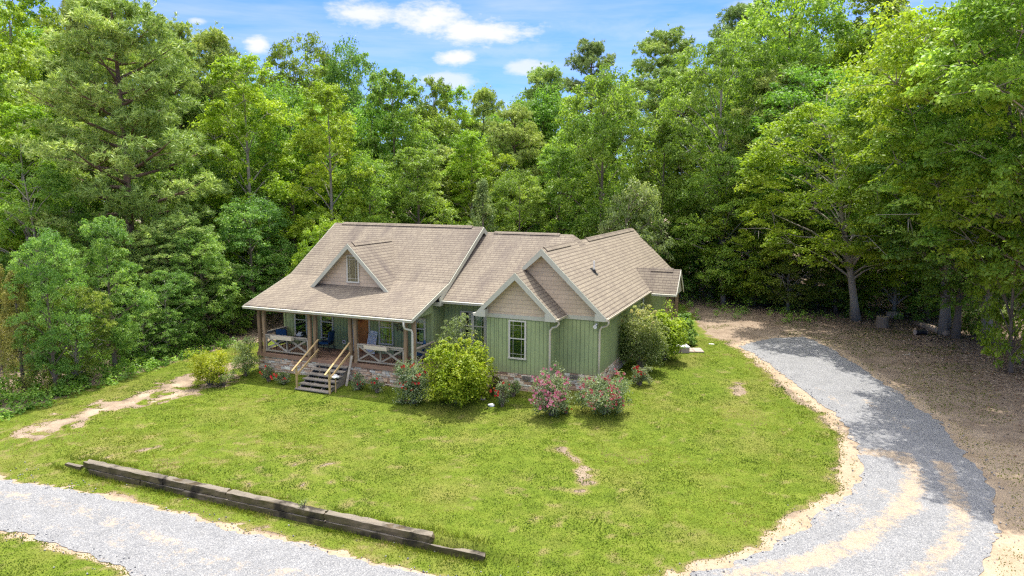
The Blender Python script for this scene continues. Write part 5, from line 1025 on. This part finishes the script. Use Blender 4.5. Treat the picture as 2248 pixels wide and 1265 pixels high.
for kd, px, py, h, hw, lf, lb, nm in (('maple', 85, 884, 500, 80, 'leaf_dark', 'rounded green tree at the lawn edge just right of the feathery cedar', 'broadleaf_tree'), ('leaner', 135, 868, 610, 80, 'leaf_olive', 'small leaning tree at the lawn edge nearest the end of the bare track', 'broadleaf_tree'), ('ash', 225, 840, 470, 80, 'leaf_dark', 'slender tree at the lawn edge in front of the largest pine', 'broadleaf_tree'), ('young', 300, 815, 690, 60, 'leaf_dark', 'low dark sapling at the lawn edge below the largest pine', 'sapling'), ('oak', 350, 797, 590, 85, 'leaf_dark', 'spreading low tree at the lawn edge right of the largest pine trunk', 'broadleaf_tree'), ('maple', 430, 775, 500, 75, 'leaf_dark', 'dark tree behind the rounded yellow green bush', 'broadleaf_tree'), ('young', 500, 757, 650, 45, 'leaf_mid', 'sapling behind the tall loose shrub by the porch corner', 'sapling')):
    g = ground(px, py-22); tree(kd, px, float((g[:2]-CAM[:2])@np.array([-math.sin(YAW), math.cos(YAW)])), h, hw, lf, lb, nm, EDGE)
# rows deeper in the wood, each a tree of its own
INNER = 'trees filling the inner rows of the wood'
def skyline(px): return float(np.interp(px, [-300, 0, 300, 540, 600, 700, 800, 900, 1000, 1060, 1110, 1180, 1250, 1350, 1420, 1500, 1600, 1680, 2600], [-60, -60, 0, 110, 105, 75, 115, 150, 188, 196, 192, 155, 145, 135, 95, 95, 35, -20, -60]))
inner_lab = {'maple': 'round crowned green tree half hidden in the inner rows of the wood', 'ash': 'tall slender green tree half hidden in the inner rows of the wood', 'poplar': 'narrow yellow green tree half hidden in the inner rows of the wood', 'pine_slim': 'slim pine half hidden in the inner rows of the wood', 'oak_open': 'open limbed oak half hidden in the inner rows of the wood', 'young': 'low understorey tree in the shade between the trunks of the wood'}
RI = np.random.RandomState(5)
for row, (dep, step, n0) in enumerate(((56, 150, -120), (64, 128, -180), (72, 116, -160))):
    px = n0
    while px < 2420:
        p_ = px+RI.uniform(-40, 40); kd = ('maple', 'ash', 'poplar', 'pine_slim', 'oak_open')[RI.choice(5, p=[.34, .28, .18, .06, .14])]; top = max(-60, skyline(p_)+RI.uniform(30, 120)+(2-row)*40)
        if not (row == 0 and 900 < p_ < 1500): tree(kd, p_, dep+RI.uniform(-3, 3), top, RI.uniform(75, 115), ('leaf_mid', 'leaf_dark', 'leaf_bright', 'leaf_olive')[RI.choice(4, p=[.45, .15, .25, .15])] if kd != 'pine_slim' else 'pine', inner_lab[kd], 'pine_tree' if 'pine' in kd else 'broadleaf_tree', INNER)
        px += step
for px in list(range(-60, 720, 62))+list(range(1480, 2330, 190)):
    dep = RI.uniform(48, 58); tree('young', px+RI.uniform(-20, 20), dep, 600-RI.uniform(0, 120), RI.uniform(60, 95), ('leaf_mid', 'leaf_dark', 'leaf_olive')[RI.choice(3)], inner_lab['young'], 'sapling', INNER)
# far wood that reads as one mass
RW = np.random.RandomState(9); Cs, Rs, Bs = [], [], []
for i in range(120):
    dep = RW.uniform(80, 112); px = RW.uniform(-350, 2650); x, y = at(px, dep); z = float(gz(x, y)); h = max(7, z_at(px, skyline(px)+RW.uniform(14, 90), dep)-z); rd = RW.uniform(3, 4.8); n = 46; s = RW.uniform(.05, 1, n)**.8; a = RW.uniform(0, 6.28, n); r = rd*np.sin(np.pi*np.clip(s*.86+.12, 0, 1))**.7*RW.uniform(.3, 1, n)**.5; lt = RW.uniform(.1, .9)
    Cs.append(np.stack([x+r*np.cos(a), y+r*np.sin(a), z+s*h*.96], 1)); Rs.append(RW.uniform(.8, 1.5, n)); Bs.append(np.clip(lt+RW.normal(size=n)*.15, 0, 1))
V, t = clump_leaves(np.concatenate(Cs), np.concatenate(Rs), 42, .46, R=RW, base_t=np.concatenate(Bs), flat=.7, droop=.2)
tag(link('distant_woods', leaf_mesh('distant_woods', V, t, M['leaf_mid'])), 'continuous mass of far trees closing the view behind the wood', 'woods', kind='stuff')
# undergrowth along the left edge of the lawn and under the trees
RU = np.random.RandomState(15); C, Rr, B = [], [], []
edge = outline([(-200, 985), (0, 918), (80, 894), (170, 864), (290, 822), (380, 793), (450, 770), (520, 755)])
for a, b in zip(edge[:-1], edge[1:]):
    L = np.linalg.norm(b-a); d = (b-a)/L; nrm = np.array([-d[1], d[0]]); nrm = nrm if nrm[0] < 0 else -nrm
    for i in range(int(L*26)):
        o = RU.uniform(-.5, 3.2); p = a+d*RU.uniform(0, L)+nrm*o; z = float(gz(p[0], p[1])); C.append((p[0], p[1], z+RU.uniform(.05, .25)+.33*max(0, o)*RU.uniform(0, 1))); Rr.append(RU.uniform(.2, .42)); B.append(RU.uniform(0, 1))
for i in range(420):
    px = RU.choice([RU.uniform(-60, 600), RU.uniform(1500, 2300)]); x, y = at(px, RU.uniform(46, 62)); z = float(gz(x, y)); C.append((x, y, z+RU.uniform(.1, .5))); Rr.append(RU.uniform(.3, .6)); B.append(RU.uniform(0, 1))
V, t = clump_leaves(np.array(C), np.array(Rr), 44, .13, R=RU, base_t=np.array(B), flat=.9, droop=.2, asp=.62)
tag(link('undergrowth', leaf_mesh('undergrowth', V, t, M['leaf_mid'])), 'low leafy undergrowth along the lawn edge and under the trees', 'undergrowth', kind='stuff')
# fallen leaves on the forest floor
def samp(F, x, y):
    i = np.clip(((x-XF[0])/GS), 0, len(XF)-1.001); j = np.clip(((y-YF[0])/GS), 0, len(YF)-1.001); return F[j.astype(int), i.astype(int)]
RL = np.random.RandomState(33); n = 110000; x, y = RL.uniform(-22, 42, n), RL.uniform(-6, 36, n); fl, fg = samp(F_LAWN, x, y), samp(F_GRAVEL, x, y); d0 = np.maximum(sdf(LAWN, x, y), sdf(GRAVEL, x, y))
p_ = np.clip(-d0/10-.1, 0, 1)*(fbm(x*.5, y*.5, 3, 3)+.75); ok = (fl < 0) & (fg < -.2) & (RL.uniform(0, 1, n) < p_); x, y = x[ok], y[ok]; n = len(x)
P = np.stack([x, y, gz(x, y)+.02], 1); V = leaf_quads(P, np.stack([RL.normal(size=n)*.35, RL.normal(size=n)*.35, np.ones(n)], 1), RL.normal(size=(n, 3)), RL.uniform(.07, .16, n), RL.uniform(.05, .10, n), .1)
M['litter'] = m_tint('fallen_leaf', [(0, (.09, .05, .03)), (.5, (.20, .12, .075)), (.85, (.33, .23, .16)), (1, (.50, .40, .31))], .8, 9, .1)
tag(link('fallen_leaves', leaf_mesh('fallen_leaves', V, RL.uniform(0, 1, n), M['litter'])), 'brown fallen leaves scattered over the bare ground under the trees', 'leaf litter', kind='stuff')
# grass blades
def m_grass():
    m, nt, out = new_mat('grass_blades'); c = ramp(nt, attr(nt, 'tint'), [(0, (.075, .125, .010)), (.35, (.138, .188, .013)), (.65, (.196, .235, .020)), (.85, (.26, .255, .045)), (1, (.38, .30, .14))])
    p = nd(nt, 'ShaderNodeBsdfPrincipled', {'Base Color': c, 'Roughness': .55, 'Specular IOR Level': .25}); t = nd(nt, 'ShaderNodeBsdfTranslucent', {'Color': c}); mx = nd(nt, 'ShaderNodeMixShader', {0: .5}); nt.links.new(p.outputs[0], mx.inputs[1]); nt.links.new(t.outputs[0], mx.inputs[2]); nt.links.new(mx.outputs[0], out.inputs[0]); return m
RG = np.random.RandomState(44); n = 1150000; x, y = RG.uniform(-12, 31, n), RG.uniform(-21, 13, n); f = np.where(samp(F_GRAVEL, x, y) > .12, -9., samp(F_LAWN, x, y))
dist = np.hypot(x-CAM[0], y-CAM[1]); keep = (f > -.3) & (RG.uniform(0, 1, n) < np.clip(1.25-dist/48, .3, 1)) & (RG.uniform(0, 1, n) < np.clip((f+.3)*2.6, 0, 1)**1.6) & ~((x > .3) & (x < 17.3) & (y > -1.95) & (y < 13) & ~((x > 9.6) & (y < -.3)) & ~((x > 9.6) & (x < 12.3) & (y < 1.3)))
x, y, f = x[keep], y[keep], f[keep]
spx, spy = RL.uniform(12, 34, 60000), RL.uniform(-10, 20, 60000); gd = np.maximum(sdf(LAWN, spx, spy), sdf(GRAVEL, spx, spy)); o2 = (gd < -.2) & (gd > -9) & (samp(F_GRAVEL, spx, spy) < -.2) & (fbm(spx*.55, spy*.55, 61, 4) > .03)
x, y, f = np.concatenate([x, spx[o2]]), np.concatenate([y, spy[o2]]), np.concatenate([f, np.full(o2.sum(), .05)]); n = len(x); dist = np.hypot(x-CAM[0], y-CAM[1])
z = gz(x, y); a = RG.uniform(0, 6.283, n); h = RG.uniform(.014, .040, n)*(.6+.5*vnoise(x*.8, y*.8, 71)+.75*vnoise(x*3.3, y*3.3, 72)**2); w = RG.uniform(.009, .017, n)*(.7+dist/26); ln = RG.uniform(.2, 1.0, n)*h; b = a+RG.uniform(-1.2, 1.2, n)+1.57
V = np.stack([np.stack([x-np.cos(a)*w, y-np.sin(a)*w, z], 1), np.stack([x+np.cos(a)*w, y+np.sin(a)*w, z], 1), np.stack([x+np.cos(b)*ln, y+np.sin(b)*ln, z+h], 1)], 1).reshape(-1, 3)
dry = vnoise(x*.33, y*.33, 81)*.5+vnoise(x*1.4, y*1.4, 82)*.3+vnoise(x*4, y*4, 83)*.2; tint = np.clip((dry-.43)*1.8+RG.normal(size=n)*.13+.22+.32*np.clip(.5-f, 0, .5), 0, 1)
nt_ = 5200; tx = RG.uniform(1.6, 18.4, nt_); ty = np.where(RG.uniform(0, 1, nt_) < .55, RG.normal(-13.66, .09, nt_), RG.normal(-13.12, .10, nt_)); ok = (vnoise(tx*1.1, ty*0+3, 55) > .38) & ((ty < WALLY0-.06) | (ty > WALLY1+.03)); tx, ty = tx[ok], ty[ok]; q = len(tx); a = RG.uniform(0, 6.28, q); hh = RG.uniform(.06, .19, q); l2 = hh*RG.uniform(.2, .8, q); tz = gz(tx, ty); b = RG.uniform(0, 6.28, q)
V = np.concatenate([V, np.stack([np.stack([tx-np.cos(a)*.011, ty-np.sin(a)*.011, tz], 1), np.stack([tx+np.cos(a)*.011, ty+np.sin(a)*.011, tz], 1), np.stack([tx+np.cos(b)*l2, ty+np.sin(b)*l2, tz+hh], 1)], 1).reshape(-1, 3)]); tint = np.concatenate([tint, RG.uniform(.05, .75, q)]); n += q
arc = np.full(n, 9.)
for pl_, w_ in (([(1545, 1078), (1585, 1040), (1604, 985), (1596, 920), (1572, 860)], .16), ([(1600, 1120), (1680, 1060), (1722, 985), (1716, 900), (1668, 835)], .14), ([(890, 1092), (960, 1110), (1080, 1132), (1180, 1128)], .30), ([(1230, 1100), (1350, 1060), (1420, 1000)], .2), ([(500, 960), (640, 985), (800, 975)], .25)):
    dl = dline(outline(pl_), V[::3, 0].astype(float), V[::3, 1].astype(float)); arc = np.minimum(arc, dl/w_)
bx, by = V[::3, 0], V[::3, 1]; tint = np.clip(tint+.40*np.exp(-arc**2)*(vnoise(bx*2.2, by*2.2, 93) > .34)+.22*(vnoise(bx*.16, by*.16, 95)-.5)-.20*(vnoise(bx*.55+9, by*.55, 96) > .58)+.20*(vnoise(bx*2.6, by*2.6, 97)*vnoise(bx*.5, by*.5, 98) > .50), 0, 1)
M['grass'] = m_grass(); tag(link('grass', np_mesh('grass', V, np.arange(3*n).reshape(n, 3), M['grass'], {'tint': ('FACE', tint)})), 'short patchy green lawn grass', 'grass', kind='stuff')
print('grass', n, 'litter', len(P))

RQ = np.random.RandomState(71); n = 60000; x, y = RQ.uniform(-10, 34, n), RQ.uniform(-20, 16, n); f = samp(F_GRAVEL, x, y); ok = (f > -1.0) & (f < .25) & (RQ.uniform(0, 1, n) < np.exp(-np.abs(f)/.28)*.55); x, y = x[ok], y[ok]; n = len(x); r = RQ.uniform(.012, .034, n); c = np.stack([x, y, gz(x, y)+.016+r*.5], 1)
o = np.array([[1, 0, 0], [0, 1, 0], [-1, 0, 0], [0, -1, 0], [0, 0, .8], [0, 0, -.8]]); V = (c[:, None]+o[None]*r[:, None, None]*RQ.uniform(.7, 1.3, (n, 6, 1))).reshape(-1, 3); F = np.array([[0, 1, 4], [1, 2, 4], [2, 3, 4], [3, 0, 4], [1, 0, 5], [2, 1, 5], [3, 2, 5], [0, 3, 5]]); F = (np.arange(n)[:, None, None]*6+F[None]).reshape(-1, 3)
M['pebble'] = m_tint('loose_stone', [(0, (.11, .115, .125)), (.5, (.24, .24, .245)), (1, (.38, .37, .36))], .9, 20, .2)
tag(link('loose_stones', np_mesh('loose_stones', V, F, M['pebble'], {'tint': ('FACE', np.repeat(RQ.uniform(0, 1, n), 8))})), 'loose grey stones scattered along the ragged edges of the gravel', 'gravel', kind='stuff')
